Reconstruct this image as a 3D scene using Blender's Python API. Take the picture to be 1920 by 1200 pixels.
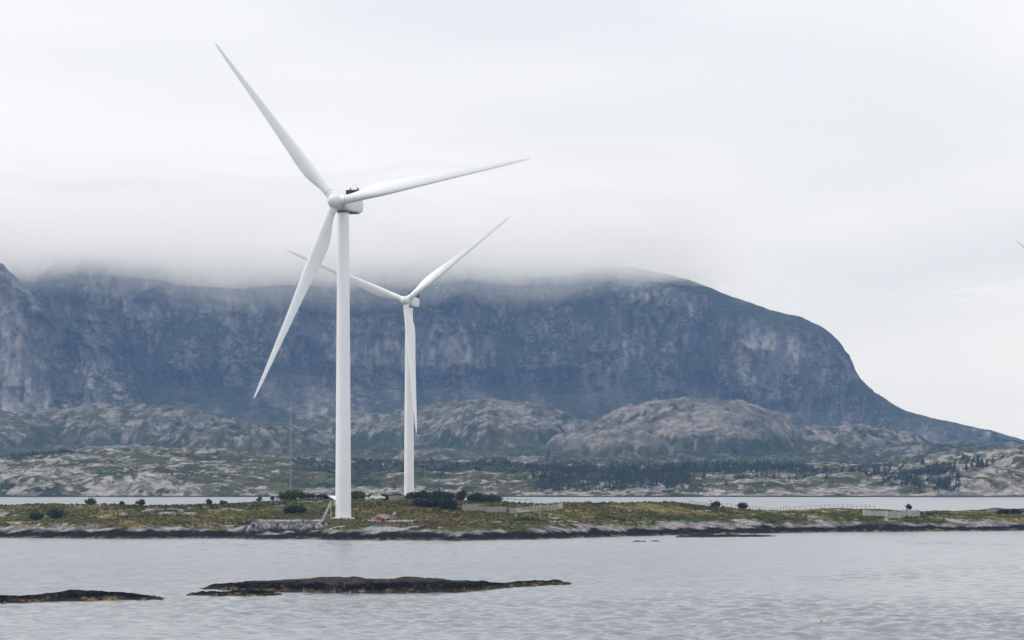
import bpy, math, random
import numpy as np
from mathutils import Matrix, Vector

for o in list(bpy.data.objects):
    bpy.data.objects.remove(o, do_unlink=True)
scene = bpy.context.scene
C = scene.collection
R = math.radians

# ---------------------------------------------------------------- camera
F, HZ, CX, CH = 5484.0, 891.0, 960.0, 16.4      # focal length, horizon row and centre column of the photo, eye height
cam_data = bpy.data.cameras.new('camera')
cam_data.sensor_width = 36.0
cam_data.lens = F / 1920 * 36.0
cam_data.shift_y = (HZ - 600) / 1920
cam_data.clip_start = 1.0
cam_data.clip_end = 60000
cam = bpy.data.objects.new('camera', cam_data)
cam.location = (0, 0, CH)
cam.rotation_euler = (R(90), 0, 0)
C.objects.link(cam)
scene.camera = cam

# ---------------------------------------------------------------- sky and sun (overcast)
SUN_AZ, SUN_EL = R(-82), R(42)                  # azimuth from +Y clockwise: the light comes from the left
world = bpy.data.worlds.new('World')
scene.world = world
world.use_nodes = True
wn = world.node_tree
wn.nodes.clear()
def wnode(t, **k):
    n = wn.nodes.new(t)
    for a, b in k.items():
        setattr(n, a, b)
    return n
w_out = wnode('ShaderNodeOutputWorld')
w_bg = wnode('ShaderNodeBackground')
w_bg.inputs['Strength'].default_value = 0.1
w_sky = wnode('ShaderNodeTexSky', sky_type='NISHITA', sun_disc=False)
w_sky.sun_elevation = SUN_EL
w_sky.sun_rotation = SUN_AZ
w_sky.dust_density = 4.0
w_tc = wnode('ShaderNodeTexCoord')
w_map = wnode('ShaderNodeMapping')
w_map.inputs['Scale'].default_value = (3.0, 3.0, 13.0)
w_map.inputs['Location'].default_value = (0.4, 0.0, 0.3)
w_noise = wnode('ShaderNodeTexNoise')
w_noise.inputs['Scale'].default_value = 1.0
w_noise.inputs['Detail'].default_value = 3.0
w_noise.inputs['Roughness'].default_value = 0.45
w_ramp = wnode('ShaderNodeValToRGB')
w_ramp.color_ramp.elements[0].position = 0.30
w_ramp.color_ramp.elements[0].color = (0.72, 0.745, 0.79, 1)
w_ramp.color_ramp.elements[1].position = 0.58
w_ramp.color_ramp.elements[1].color = (0.875, 0.882, 0.912, 1)
w_ramp.color_ramp.interpolation = 'EASE'
w_scale = wnode('ShaderNodeMix', data_type='RGBA', blend_type='MULTIPLY')
w_scale.inputs[0].default_value = 1.0
w_scale.inputs[7].default_value = (10.25, 10.25, 10.3, 1)
w_mix = wnode('ShaderNodeMix', data_type='RGBA')
w_mix.inputs[0].default_value = 0.96
wl = wn.links
w_sep = wnode('ShaderNodeSeparateXYZ')              # an overcast sky grows brighter from the horizon to the zenith
w_up = wnode('ShaderNodeMapRange')
for i_, v_ in ((1, 0.0), (2, 1.0), (3, 1.0), (4, 1.9)): w_up.inputs[i_].default_value = v_
w_over = wnode('ShaderNodeMix', data_type='RGBA', blend_type='MULTIPLY'); w_over.inputs[0].default_value = 1.0
wl.new(w_tc.outputs['Generated'], w_sep.inputs[0]); wl.new(w_sep.outputs['Z'], w_up.inputs[0])
wl.new(w_up.outputs[0], w_over.inputs[7])
wl.new(w_tc.outputs['Generated'], w_map.inputs['Vector'])
wl.new(w_map.outputs['Vector'], w_noise.inputs['Vector'])
wl.new(w_noise.outputs['Fac'], w_ramp.inputs['Fac'])
wl.new(w_ramp.outputs['Color'], w_scale.inputs[6])
wl.new(w_sky.outputs['Color'], w_mix.inputs[6])
wl.new(w_scale.outputs[2], w_over.inputs[6]); wl.new(w_over.outputs[2], w_mix.inputs[7])
wl.new(w_mix.outputs[2], w_bg.inputs['Color'])
wl.new(w_bg.outputs['Background'], w_out.inputs['Surface'])

sun_data = bpy.data.lights.new('sun', 'SUN')
sun_data.energy = 1.4
sun_data.angle = R(12)
sun_data.color = (1.0, 0.965, 0.92)
sun = bpy.data.objects.new('sun', sun_data)
sun_dir = Vector((math.sin(SUN_AZ) * math.cos(SUN_EL), math.cos(SUN_AZ) * math.cos(SUN_EL), math.sin(SUN_EL)))
sun.rotation_euler = sun_dir.to_track_quat('Z', 'Y').to_euler()
sun.location = sun_dir * 200
C.objects.link(sun)

vs = scene.view_settings
vs.view_transform = 'Standard'
vs.look = 'None'
vs.exposure = 0.0
vs.gamma = 1.0
vs.use_curve_mapping = False
scene.render.engine = 'CYCLES'
cy = scene.cycles
cy.use_denoising = True
cy.denoising_prefilter = 'ACCURATE'
cy.denoising_input_passes = 'RGB_ALBEDO_NORMAL'
cy.max_bounces = 16
cy.diffuse_bounces = 2
cy.glossy_bounces = 3
cy.transmission_bounces = 4
cy.volume_bounces = 8
cy.transparent_max_bounces = 8
cy.caustics_reflective = False
cy.caustics_refractive = False

# ---------------------------------------------------------------- helpers
def WX(px, D): return (px - CX) / F * D
def WZ(py, D): return CH - (py - HZ) / F * D
def table(x, pts):
    p = np.array(pts, float)
    return np.interp(x, p[:, 0], p[:, 1])
def sstep(a, b, x):
    t = np.clip((x - a) / (b - a), 0, 1)
    return t * t * (3 - 2 * t)

def _hash(ix, iy, seed):
    h = (ix.astype(np.int64) * 374761393 + iy.astype(np.int64) * 668265263 + seed * 1442695041) & 0xFFFFFFFF
    h = ((h ^ (h >> 13)) * 1274126177) & 0xFFFFFFFF
    h = ((h ^ (h >> 16)) * 2246822519) & 0xFFFFFFFF
    return ((h ^ (h >> 15)) & 0xFFFFFF) / float(0xFFFFFF)
def vnoise(x, y, seed=0):
    x = np.asarray(x, float); y = np.asarray(y, float)
    x, y = np.broadcast_arrays(x, y)
    fx, fy = np.floor(x), np.floor(y)
    tx, ty = x - fx, y - fy
    tx = tx * tx * tx * (tx * (tx * 6 - 15) + 10); ty = ty * ty * ty * (ty * (ty * 6 - 15) + 10)
    a = _hash(fx, fy, seed); b = _hash(fx + 1, fy, seed)
    c = _hash(fx, fy + 1, seed); d = _hash(fx + 1, fy + 1, seed)
    return ((a * (1 - tx) + b * tx) * (1 - ty) + (c * (1 - tx) + d * tx) * ty) * 2 - 1
def fbm(x, y, octaves=4, seed=0, gain=0.5):
    s, a, t = 0.0, 1.0, 0.0
    x = np.asarray(x, float); y = np.asarray(y, float)
    for i in range(octaves):
        s = s + a * vnoise(x, y, seed + i * 17); t += a
        x, y = x * 1.97 * 0.8 - y * 1.97 * 0.6 + 5.3, x * 1.97 * 0.6 + y * 1.97 * 0.8 + 1.7
        a *= gain
    return s / t * 1.5
def fbm_s(x, y, octaves=4, seed=0, gain=0.5):           # keeps its direction (for stretched grain)
    s, a, t = 0.0, 1.0, 0.0
    x = np.asarray(x, float); y = np.asarray(y, float)
    for i in range(octaves):
        s = s + a * vnoise(x + i * 7.7, y + i * 3.1, seed + i * 17); t += a
        x, y = x * 2.03, y * 2.03
        a *= gain
    return s / t * 1.5
def ridged(x, y, octaves=3, seed=0):
    s, a, t = 0.0, 1.0, 0.0
    for i in range(octaves):
        s = s + a * (1 - np.abs(vnoise(x, y, seed + i * 13)) * 2); t += a
        x, y = x * 2.07 + 3.1, y * 2.07 + 1.3
        a *= 0.5
    return s / t
def mixc(a, b, t):
    t = np.asarray(t)[..., None]
    return np.asarray(a) * (1 - t) + np.asarray(b) * t

def tag(o, label=None, cat=None, group=None, kind=None):
    if label: o['label'] = label
    if cat: o['category'] = cat
    if group: o['group'] = group
    if kind: o['kind'] = kind
    return o
def link(name, me, parent=None, loc=None):
    o = bpy.data.objects.new(name, me)
    C.objects.link(o)
    if parent is not None: o.parent = parent
    if loc is not None: o.location = loc
    return o
def empty(name, loc=(0, 0, 0), rz=0.0):
    o = bpy.data.objects.new(name, None)
    o.empty_display_size = 0.5
    o.location = loc
    o.rotation_euler = (0, 0, rz)
    C.objects.link(o)
    return o

def raw_mesh(name, verts, faces, mat=None, col=None, smooth=False):
    """verts (n,3); faces (m,k) array of equal-sized faces; col (n,3) vertex colours"""
    me = bpy.data.meshes.new(name)
    verts = np.ascontiguousarray(verts, dtype=np.float32)
    faces = np.ascontiguousarray(faces, dtype=np.int32)
    m, k = faces.shape
    me.vertices.add(len(verts)); me.vertices.foreach_set('co', verts.ravel())
    me.loops.add(m * k); me.loops.foreach_set('vertex_index', faces.ravel())
    me.polygons.add(m)
    me.polygons.foreach_set('loop_start', np.arange(0, m * k, k, dtype=np.int32))
    me.polygons.foreach_set('loop_total', np.full(m, k, dtype=np.int32))
    me.polygons.foreach_set('use_smooth', np.full(m, smooth, dtype=bool))
    me.update(calc_edges=True)
    if col is not None:
        at = me.color_attributes.new('col', 'FLOAT_COLOR', 'POINT')
        c4 = np.ones((len(verts), 4), np.float32); c4[:, :3] = np.asarray(col).reshape(-1, 3)
        at.data.foreach_set('color', c4.ravel())
    if mat: me.materials.append(mat)
    return me
def grid_mesh(name, X, Y, Z, mat, col=None, smooth=True):
    nr, nc = X.shape
    v = np.stack([X, Y, Z], -1).reshape(-1, 3)
    i = np.arange(nr * nc).reshape(nr, nc)
    f = np.stack([i[:-1, :-1], i[:-1, 1:], i[1:, 1:], i[1:, :-1]], -1).reshape(-1, 4)
    return raw_mesh(name, v, f, mat, None if col is None else col.reshape(-1, 3), smooth)

class MB:
    """collects simple shapes and builds one mesh object of them"""
    def __init__(s): s.v, s.f, s.sm = [], [], []
    def add(s, v, f, smooth=False):
        o = len(s.v); s.v += [tuple(p) for p in v]
        for q in f: s.f.append(tuple(i + o for i in q)); s.sm.append(smooth)
    def box(s, c, d, M=None, bev=0.0):
        x, y, z = d[0] / 2, d[1] / 2, d[2] / 2
        b = min(bev, x * .45, y * .45, z * .45)
        if b <= 0:
            v = [(sx * x, sy * y, sz * z) for sz in (-1, 1) for sx, sy in ((-1, -1), (1, -1), (1, 1), (-1, 1))]
            f = [(3, 2, 1, 0), (4, 5, 6, 7), (0, 1, 5, 4), (1, 2, 6, 5), (2, 3, 7, 6), (3, 0, 4, 7)]
        else:
            ring = [(-x + b, -y), (x - b, -y), (x, -y + b), (x, y - b), (x - b, y), (-x + b, y), (-x, y - b), (-x, -y + b)]
            ins = [(-x + b, -y + b), (x - b, -y + b), (x - b, -y + b), (x - b, y - b), (x - b, y - b), (-x + b, y - b), (-x + b, y - b), (-x + b, -y + b)]
            v = [(p[0], p[1], -z) for p in ins] + [(p[0], p[1], -z + b) for p in ring] + [(p[0], p[1], z - b) for p in ring] + [(p[0], p[1], z) for p in ins]
            f = [tuple(reversed((0, 1, 3, 5))), (24, 25, 27, 29)]
            for l in range(3):
                for i in range(8):
                    j = (i + 1) % 8
                    q = [l * 8 + i, l * 8 + j, l * 8 + 8 + j, l * 8 + 8 + i]
                    f.append(tuple(q))
        mm = Matrix.Translation(c) @ (M.to_4x4() if M is not None else Matrix())
        s.add([mm @ Vector(p) for p in v], f)
        return s
    def tube(s, a, b, r0, r1=None, n=8, caps=True, smooth=True):
        a, b = Vector(a), Vector(b); r1 = r0 if r1 is None else r1
        d = (b - a).normalized(); q = d.to_track_quat('Z', 'Y')
        v = []
        for p, r in ((a, r0), (b, r1)):
            for i in range(n):
                t = 2 * math.pi * i / n
                v.append(p + q @ Vector((r * math.cos(t), r * math.sin(t), 0)))
        s.add(v, [(i, (i + 1) % n, n + (i + 1) % n, n + i) for i in range(n)], smooth)
        if caps: s.add(v, [tuple(reversed(range(n))), tuple(range(n, 2 * n))])
        return s
    def lathe(s, prof, n=32, c=(0, 0, 0), cap=True):
        v = []
        for r, z in prof:
            for i in range(n):
                t = 2 * math.pi * i / n
                v.append((c[0] + r * math.cos(t), c[1] + r * math.sin(t), c[2] + z))
        f = []
        for k in range(len(prof) - 1):
            for i in range(n):
                j = (i + 1) % n
                f.append((k * n + i, k * n + j, (k + 1) * n + j, (k + 1) * n + i))
        s.add(v, f, True)
        if cap:
            s.add(v[:n], [tuple(reversed(range(n)))]); s.add(v[-n:], [tuple(range(n))])
        return s
    def loft(s, rings, smooth=True, caps=True):
        n = len(rings[0]); v = [p for r in rings for p in r]; f = []
        for k in range(len(rings) - 1):
            for i in range(n):
                j = (i + 1) % n
                f.append((k * n + i, k * n + j, (k + 1) * n + j, (k + 1) * n + i))
        s.add(v, f, smooth)
        if caps:
            s.add(rings[0], [tuple(reversed(range(n)))]); s.add(rings[-1], [tuple(range(n))])
        return s
    def mesh(s, name, mat):
        me = bpy.data.meshes.new(name)
        me.from_pydata([tuple(p) for p in s.v], [], s.f)
        me.polygons.foreach_set('use_smooth', s.sm)
        me.materials.append(mat); me.update()
        return me
    def build(s, name, mat, parent=None, loc=None):
        return link(name, s.mesh(name, mat), parent, loc)

# ---------------------------------------------------------------- materials
def new_mat(name):
    m = bpy.data.materials.new(name); m.use_nodes = True
    nt = m.node_tree; b = nt.nodes['Principled BSDF']
    return m, nt, b
def mat(name, color, rough=0.6, metal=0.0, var=0.12, scale=3.0, bump=0.0, spec=0.5):
    """plain procedural material: base colour with noise wear"""
    m, nt, b = new_mat(name)
    tc = nt.nodes.new('ShaderNodeTexCoord')
    n = nt.nodes.new('ShaderNodeTexNoise'); n.inputs['Scale'].default_value = scale; n.inputs['Detail'].default_value = 5
    mr = nt.nodes.new('ShaderNodeMapRange')
    mr.inputs[1].default_value = 0.25; mr.inputs[2].default_value = 0.75
    mr.inputs[3].default_value = 1 - var; mr.inputs[4].default_value = 1 + var * 0.6
    mx = nt.nodes.new('ShaderNodeMix'); mx.data_type = 'RGBA'; mx.blend_type = 'MULTIPLY'
    mx.inputs[0].default_value = 1; mx.inputs[6].default_value = (*color, 1)
    nt.links.new(tc.outputs['Object'], n.inputs['Vector'])
    nt.links.new(n.outputs['Fac'], mr.inputs[0]); nt.links.new(mr.outputs[0], mx.inputs[7])
    nt.links.new(mx.outputs[2], b.inputs['Base Color'])
    b.inputs['Roughness'].default_value = rough; b.inputs['Metallic'].default_value = metal
    b.inputs['Specular IOR Level'].default_value = spec
    if bump:
        bp = nt.nodes.new('ShaderNodeBump'); bp.inputs['Strength'].default_value = bump; bp.inputs['Distance'].default_value = 0.05
        nt.links.new(n.outputs['Fac'], bp.inputs['Height']); nt.links.new(bp.outputs['Normal'], b.inputs['Normal'])
    return m
def terrain_mat(name, scale, stretch=(1, 1, 1), var=0.35, rough=0.9, bump=0.4, dist=0.3, spec=0.2):
    """vertex colours of the ground, broken up by two noises and fine relief"""
    m, nt, b = new_mat(name)
    at = nt.nodes.new('ShaderNodeAttribute'); at.attribute_name = 'col'
    tc = nt.nodes.new('ShaderNodeTexCoord')
    mp = nt.nodes.new('ShaderNodeMapping'); mp.inputs['Scale'].default_value = stretch
    n = nt.nodes.new('ShaderNodeTexNoise'); n.inputs['Scale'].default_value = scale; n.inputs['Detail'].default_value = 7; n.inputs['Roughness'].default_value = 0.62
    mr = nt.nodes.new('ShaderNodeMapRange')
    mr.inputs[1].default_value = 0.3; mr.inputs[2].default_value = 0.7
    mr.inputs[3].default_value = 1 - var; mr.inputs[4].default_value = 1 + var
    mx = nt.nodes.new('ShaderNodeMix'); mx.data_type = 'RGBA'; mx.blend_type = 'MULTIPLY'; mx.inputs[0].default_value = 1
    bp = nt.nodes.new('ShaderNodeBump'); bp.inputs['Strength'].default_value = bump; bp.inputs['Distance'].default_value = dist
    L = nt.links
    L.new(tc.outputs['Object'], mp.inputs['Vector']); L.new(mp.outputs['Vector'], n.inputs['Vector'])
    L.new(n.outputs['Fac'], mr.inputs[0]); L.new(at.outputs['Color'], mx.inputs[6]); L.new(mr.outputs[0], mx.inputs[7])
    L.new(mx.outputs[2], b.inputs['Base Color'])
    L.new(n.outputs['Fac'], bp.inputs['Height']); L.new(bp.outputs['Normal'], b.inputs['Normal'])
    b.inputs['Roughness'].default_value = rough; b.inputs['Specular IOR Level'].default_value = spec
    return m
def leaf_mat(name, var=0.3):
    m, nt, b = new_mat(name)
    at = nt.nodes.new('ShaderNodeAttribute'); at.attribute_name = 'col'
    gi = nt.nodes.new('ShaderNodeNewGeometry')
    mr = nt.nodes.new('ShaderNodeMapRange'); mr.inputs[3].default_value = 1 - var; mr.inputs[4].default_value = 1 + var
    mx = nt.nodes.new('ShaderNodeMix'); mx.data_type = 'RGBA'; mx.blend_type = 'MULTIPLY'; mx.inputs[0].default_value = 1
    nt.links.new(gi.outputs['Random Per Island'], mr.inputs[0]); nt.links.new(at.outputs['Color'], mx.inputs[6])
    nt.links.new(mr.outputs[0], mx.inputs[7]); nt.links.new(mx.outputs[2], b.inputs['Base Color'])
    b.inputs['Roughness'].default_value = 0.85; b.inputs['Specular IOR Level'].default_value = 0.05
    return m

M = {}
M['tower'] = mat('tower paint', (0.75, 0.76, 0.77), 0.42, var=0.05, scale=0.15)
M['blade'] = mat('blade gelcoat', (0.71, 0.72, 0.73), 0.38, var=0.05, scale=0.2)
M['nacelle'] = mat('nacelle shell', (0.64, 0.655, 0.66), 0.42, var=0.06, scale=0.5)
M['seam'] = mat('joint sealant', (0.16, 0.165, 0.17), 0.7)
M['radiator'] = mat('radiator core', (0.018, 0.02, 0.026), 0.5, var=0.3, scale=8)
M['dark_metal'] = mat('dark metal', (0.06, 0.065, 0.07), 0.5, 0.3)
M['steel'] = mat('galvanised steel', (0.52, 0.53, 0.54), 0.5, 0.1, var=0.2)
M['mast_steel'] = mat('mast steel', (0.24, 0.245, 0.25), 0.55, 0.2, var=0.2)
M['concrete'] = mat('concrete', (0.42, 0.41, 0.39), 0.9, var=0.25, scale=2.0, bump=0.3)
M['wood'] = mat('weathered grey wood', (0.27, 0.26, 0.235), 0.9, var=0.3, scale=5)
M['wood_pale'] = mat('pale weathered wood', (0.40, 0.385, 0.345), 0.9, var=0.25, scale=5)
M['wood_dark'] = mat('dark old wood', (0.13, 0.12, 0.115), 0.9, var=0.3, scale=5)
M['bark'] = mat('bark', (0.07, 0.055, 0.04), 0.95, var=0.4, scale=6)
M['bright'] = mat('white painted boards', (0.72, 0.72, 0.71), 0.6, var=0.08)
M['roof'] = mat('pale metal roof', (0.62, 0.65, 0.70), 0.5, var=0.1)
M['slate_blue'] = mat('blue grey boards', (0.26, 0.29, 0.34), 0.7, var=0.12)
M['glass'] = mat('dark window glass', (0.03, 0.04, 0.05), 0.08, var=0.05)
M['windscreen'] = mat('car glass', (0.10, 0.12, 0.14), 0.06, var=0.05, spec=0.9)
M['red_paint'] = mat('red car paint', (0.27, 0.008, 0.012), 0.35, var=0.08)
M['white_paint'] = mat('white car paint', (0.70, 0.70, 0.70), 0.25, var=0.05)
M['rubber'] = mat('tyre rubber', (0.02, 0.02, 0.02), 0.9)
M['rim'] = mat('wheel rim', (0.45, 0.45, 0.46), 0.35, 0.7)
M['lamp_glass'] = mat('lamp glass', (0.55, 0.52, 0.48), 0.15)
M['plate'] = mat('number plate', (0.75, 0.75, 0.74), 0.5)
M['buoy_red'] = mat('faded red buoy plastic', (0.55, 0.06, 0.045), 0.5, var=0.1)
M['rope'] = mat('wet rope', (0.05, 0.05, 0.04), 0.9)
M['stone'] = mat('quarry stone', (0.10, 0.10, 0.105), 0.9, var=0.4, scale=1.3, bump=0.4)
M['stone_pale'] = mat('pale quarry stone', (0.24, 0.235, 0.23), 0.9, var=0.3, scale=1.3, bump=0.4)
M['gravel'] = mat('gravel road', (0.20, 0.195, 0.18), 0.95, var=0.25, scale=0.9, bump=0.3)
M['island'] = terrain_mat('heath and shore rock', 0.9, (1, 1, 1.6), 0.5, bump=0.7, dist=0.3, spec=0.0)
M['skerry'] = terrain_mat('wet skerry rock', 1.6, (1, 1, 1.5), 0.55, rough=0.8, bump=0.8, dist=0.2, spec=0.0)
M['coast'] = terrain_mat('coastal rock and heath', 0.16, (1, 0.8, 2.0), 0.5, bump=0.8, dist=1.5, spec=0.0)
M['foothill'] = terrain_mat('foothill rock and scrub', 0.11, (1, 0.7, 1.3), 0.6, bump=1.0, dist=5, spec=0.0)
M['mountain'] = terrain_mat('mountain cliff', 0.05, (1.6, 0.8, 0.5), 0.6, bump=0.9, dist=9, spec=0.0)
M['leaf'] = leaf_mat('shrub leaves', 0.45)
M['needle'] = leaf_mat('conifer needles', 0.30)
M['tuft'] = leaf_mat('heath tufts', 0.16)

# ---------------------------------------------------------------- the sea
def build_water():
    rng = np.random.default_rng(4)
    ys = [150.0]
    while ys[-1] < 24000:
        y = ys[-1]
        if y < 262: d = 8
        elif y < 870: d = 0.45 + (y - 262) * 0.0024
        elif y < 2300: d = 14
        else: d = y * 0.03
        ys.append(y + d)
    ys = np.array(ys)
    u = np.concatenate([np.linspace(-3.0, -0.24, 12)[:-1], np.linspace(-0.24, -0.185, 8)[:-1], np.linspace(-0.185, 0.185, 380), np.linspace(0.185, 0.24, 8)[1:], np.linspace(0.24, 3.0, 12)[1:]])
    X = ys[:, None] * u[None, :]; Y = np.repeat(ys[:, None], len(u), 1)
    Z = np.zeros_like(X)
    for i in range(46):
        lam = 1.15 * (3.2 / 1.15) ** rng.random()
        a = R(186 + rng.normal(0, 18))
        k = 2 * math.pi / lam
        amp = 0.0110 * lam ** 0.6
        ph = rng.random() * 6.28
        p = (X * math.sin(a) + Y * math.cos(a)) * k + ph
        Z += amp * (np.sin(p) + 0.22 * np.sin(2 * p + 1.3))
    # calmer slicks and gusts
    gust = 0.50 + 0.75 * fbm(X / 60, Y / 120, 3, 5) + 0.55 * sstep(-50, 70, X) * sstep(700, 380, Y) + 0.45 * sstep(420, 300, Y)
    gust = np.clip(gust, 0.34, 1.6)
    fade = np.where(Y < 262, 0, 1) * sstep(1500, 650, Y) * sstep(0.26, 0.19, np.abs(u))[None, :]
    Z = Z * gust * (0.15 + 0.85 * fade) * np.where(Y < 900, 1, 0)
    m, nt, b = new_mat('sea water')
    tc = nt.nodes.new('ShaderNodeTexCoord')
    hs = []
    for sc, st, amt in ((0.8, (0.35, 1.0, 1), 1.0), (2.6, (0.5, 1.0, 1), 0.30)):
        mp = nt.nodes.new('ShaderNodeMapping'); mp.inputs['Scale'].default_value = st; mp.inputs['Rotation'].default_value = (0, 0, R(5))
        n = nt.nodes.new('ShaderNodeTexNoise'); n.inputs['Scale'].default_value = sc; n.inputs['Detail'].default_value = 3
        mu = nt.nodes.new('ShaderNodeMath'); mu.operation = 'MULTIPLY'; mu.inputs[1].default_value = amt
        nt.links.new(tc.outputs['Object'], mp.inputs['Vector']); nt.links.new(mp.outputs['Vector'], n.inputs['Vector']); nt.links.new(n.outputs['Fac'], mu.inputs[0])
        hs.append(mu)
    ad = nt.nodes.new('ShaderNodeMath'); ad.operation = 'ADD'
    nt.links.new(hs[0].outputs[0], ad.inputs[0]); nt.links.new(hs[1].outputs[0], ad.inputs[1])
    bp = nt.nodes.new('ShaderNodeBump'); bp.inputs['Strength'].default_value = 0.5; bp.inputs['Distance'].default_value = 0.06
    nt.links.new(ad.outputs[0], bp.inputs['Height']); nt.links.new(bp.outputs['Normal'], b.inputs['Normal'])
    b.inputs['Base Color'].default_value = (0.145, 0.165, 0.18, 1)
    sp = nt.nodes.new('ShaderNodeSeparateXYZ'); mr = nt.nodes.new('ShaderNodeMapRange')      # ripples too small to see at a distance count as roughness
    for i_, v_ in ((1, 350.0), (2, 1000.0), (3, 0.16), (4, 0.30)): mr.inputs[i_].default_value = v_
    nt.links.new(tc.outputs['Object'], sp.inputs[0]); nt.links.new(sp.outputs['Y'], mr.inputs[0]); nt.links.new(mr.outputs[0], b.inputs['Roughness'])
    b.inputs['IOR'].default_value = 1.40
    o = link('sea_water', grid_mesh('sea_water', X, Y, Z, m))
    tag(o, 'grey rippled sea', None, kind='structure')
build_water()

# ---------------------------------------------------------------- the near island
FRONT = [(-420, 1006), (0, 1008), (200, 1010), (430, 1009.5), (462, 1011), (600, 1011.5), (628, 1013), (860, 1014), (1000, 1011.5),
         (1100, 1008), (1200, 1005), (1300, 1002), (1450, 999.5), (1600, 997.5), (1920, 995), (2400, 992)]
_fp = np.array(FRONT, float); _fd = CH * F / (_fp[:, 1] - HZ)
FRONT_X, FRONT_Y = WX(_fp[:, 0], _fd), _fd
CREST = [(-420, 7.0), (0, 7.6), (150, 7.2), (300, 6.7), (420, 7.6), (520, 8.2), (600, 8.8), (700, 8.7), (800, 8.4), (950, 8.0), (1020, 7.6),
         (1060, 8.1), (1180, 7.9), (1290, 8.0), (1400, 6.6), (1520, 6.2), (1640, 5.3), (1725, 4.9), (1800, 6.1), (1920, 6.9), (2100, 7.3), (2400, 7.3)]
_cp = np.array(CREST, float); CREST_X = WX(_cp[:, 0], 850.0); CREST_Z = _cp[:, 1]
ROAD = [(-66, 777.5), (-56, 776), (-46, 774), (-38, 770.5), (-30, 769)]
def road_y(x): return np.interp(x, [p[0] for p in ROAD], [p[1] for p in ROAD])
T1 = (WX(643.5, 764.0), 764.0)

def island_height(x, y, detail=True):
    x = np.asarray(x, float); y = np.asarray(y, float)
    yf = np.interp(x, FRONT_X, FRONT_Y) + 2.2 * fbm(x / 14, x * 0 + 3.3, 3, 21) + 0.7 * vnoise(x / 2.5, x * 0 + 1.1, 22)
    d = y - yf
    hc = np.interp(x, CREST_X, CREST_Z)
    prof = np.interp(d, [-60, -10, 0, 3, 7, 13, 20, 34, 62, 2000], [-6, -1.6, 0, 1.0, 2.15, 3.4, 4.15, 4.75, 1, 1])
    up = sstep(30, 66, d)
    z = np.where(d < 30, np.minimum(prof, 4.65), 4.62 + (hc - 4.62) * up)
    # lower ground behind the crest and the far shore of the island
    z = np.where(y > 850, z + (5.1 - z) * sstep(868, 930, y) * sstep(20, 60, d), z)
    yb = np.interp(x, [-300, -125, -100, -8, 14, 60, 120, 190, 238, 252, 400], [905, 905, 1250, 1250, 935, 930, 945, 980, 1000, 1370, 1370])
    yb = yb + 5 * fbm(x / 15, x * 0 + 9, 2, 31)
    z = np.minimum(z, (yb - y) * 0.22)
    amp = sstep(2, 25, d) * sstep(0, 20, yb - y)
    z = z + amp * (0.75 * fbm(x / 26, y / 20, 3, 41) + 0.30 * fbm(x / 6, y / 6, 3, 42))
    # shelf for the road and the turbine pad
    rd = np.abs(y - road_y(x)); on = sstep(-72, -67, x) * sstep(-22, -28, x)
    shelf = 4.35 + np.clip(y - road_y(x), -8, 8) * 0.045
    z = z + (shelf - z) * on * sstep(9.0, 5.5, rd)
    td = np.hypot(x - T1[0], y - T1[1])
    z = z + (5.0 - z) * sstep(7.0, 3.6, td)
    if detail:
        rk = sstep(0.0, 1.0, z) * sstep(6, 3, z) * sstep(-0.5, 2, d) * (1 - on * sstep(8, 5, rd))
        z = z + rk * (0.42 * ridged(x / 5.5, y / 3.2, 4, 51) + 0.16 * fbm(x / 1.6, y / 1.3, 2, 52) - 0.1)
        low = sstep(1.3, 0.2, z) * sstep(-4, 0, d)
        z = z + low * 0.28 * fbm(x / 1.8, y / 2.2, 3, 53)
        z = z + 0.10 * amp * fbm(x / 1.3, y / 1.3, 2, 54)
    return z
def island_zone(x, y, z):
    """rock (0..1), tide blackness (0..1), wrack (0..1)"""
    lim = 2.75 + 0.9 * fbm(x / 16, y / 10, 3, 61) + 1.0 * fbm(x / 3.5, y / 2.6, 4, 62, .6) - 0.45 * sstep(40, 110, x)
    rock = sstep(0.45, -0.35, z - lim)
    out = fbm_s(x / 11, y / 7, 4, 63) + 0.25 * fbm_s(x / 2.0, y / 1.2, 2, 64)
    rock = np.maximum(rock, sstep(0.62, 0.76, out))
    tide = sstep(0.22, -0.22, z - (1.75 + 0.55 * fbm(x / 12, y / 8, 3, 65) + 0.45 * fbm(x / 2.2, y / 1.5, 3, 66)))
    wrack = sstep(0.15, -0.15, z - (0.38 + 0.22 * fbm(x / 2.6, y / 2.6, 3, 67)))
    return rock, tide, wrack
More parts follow.
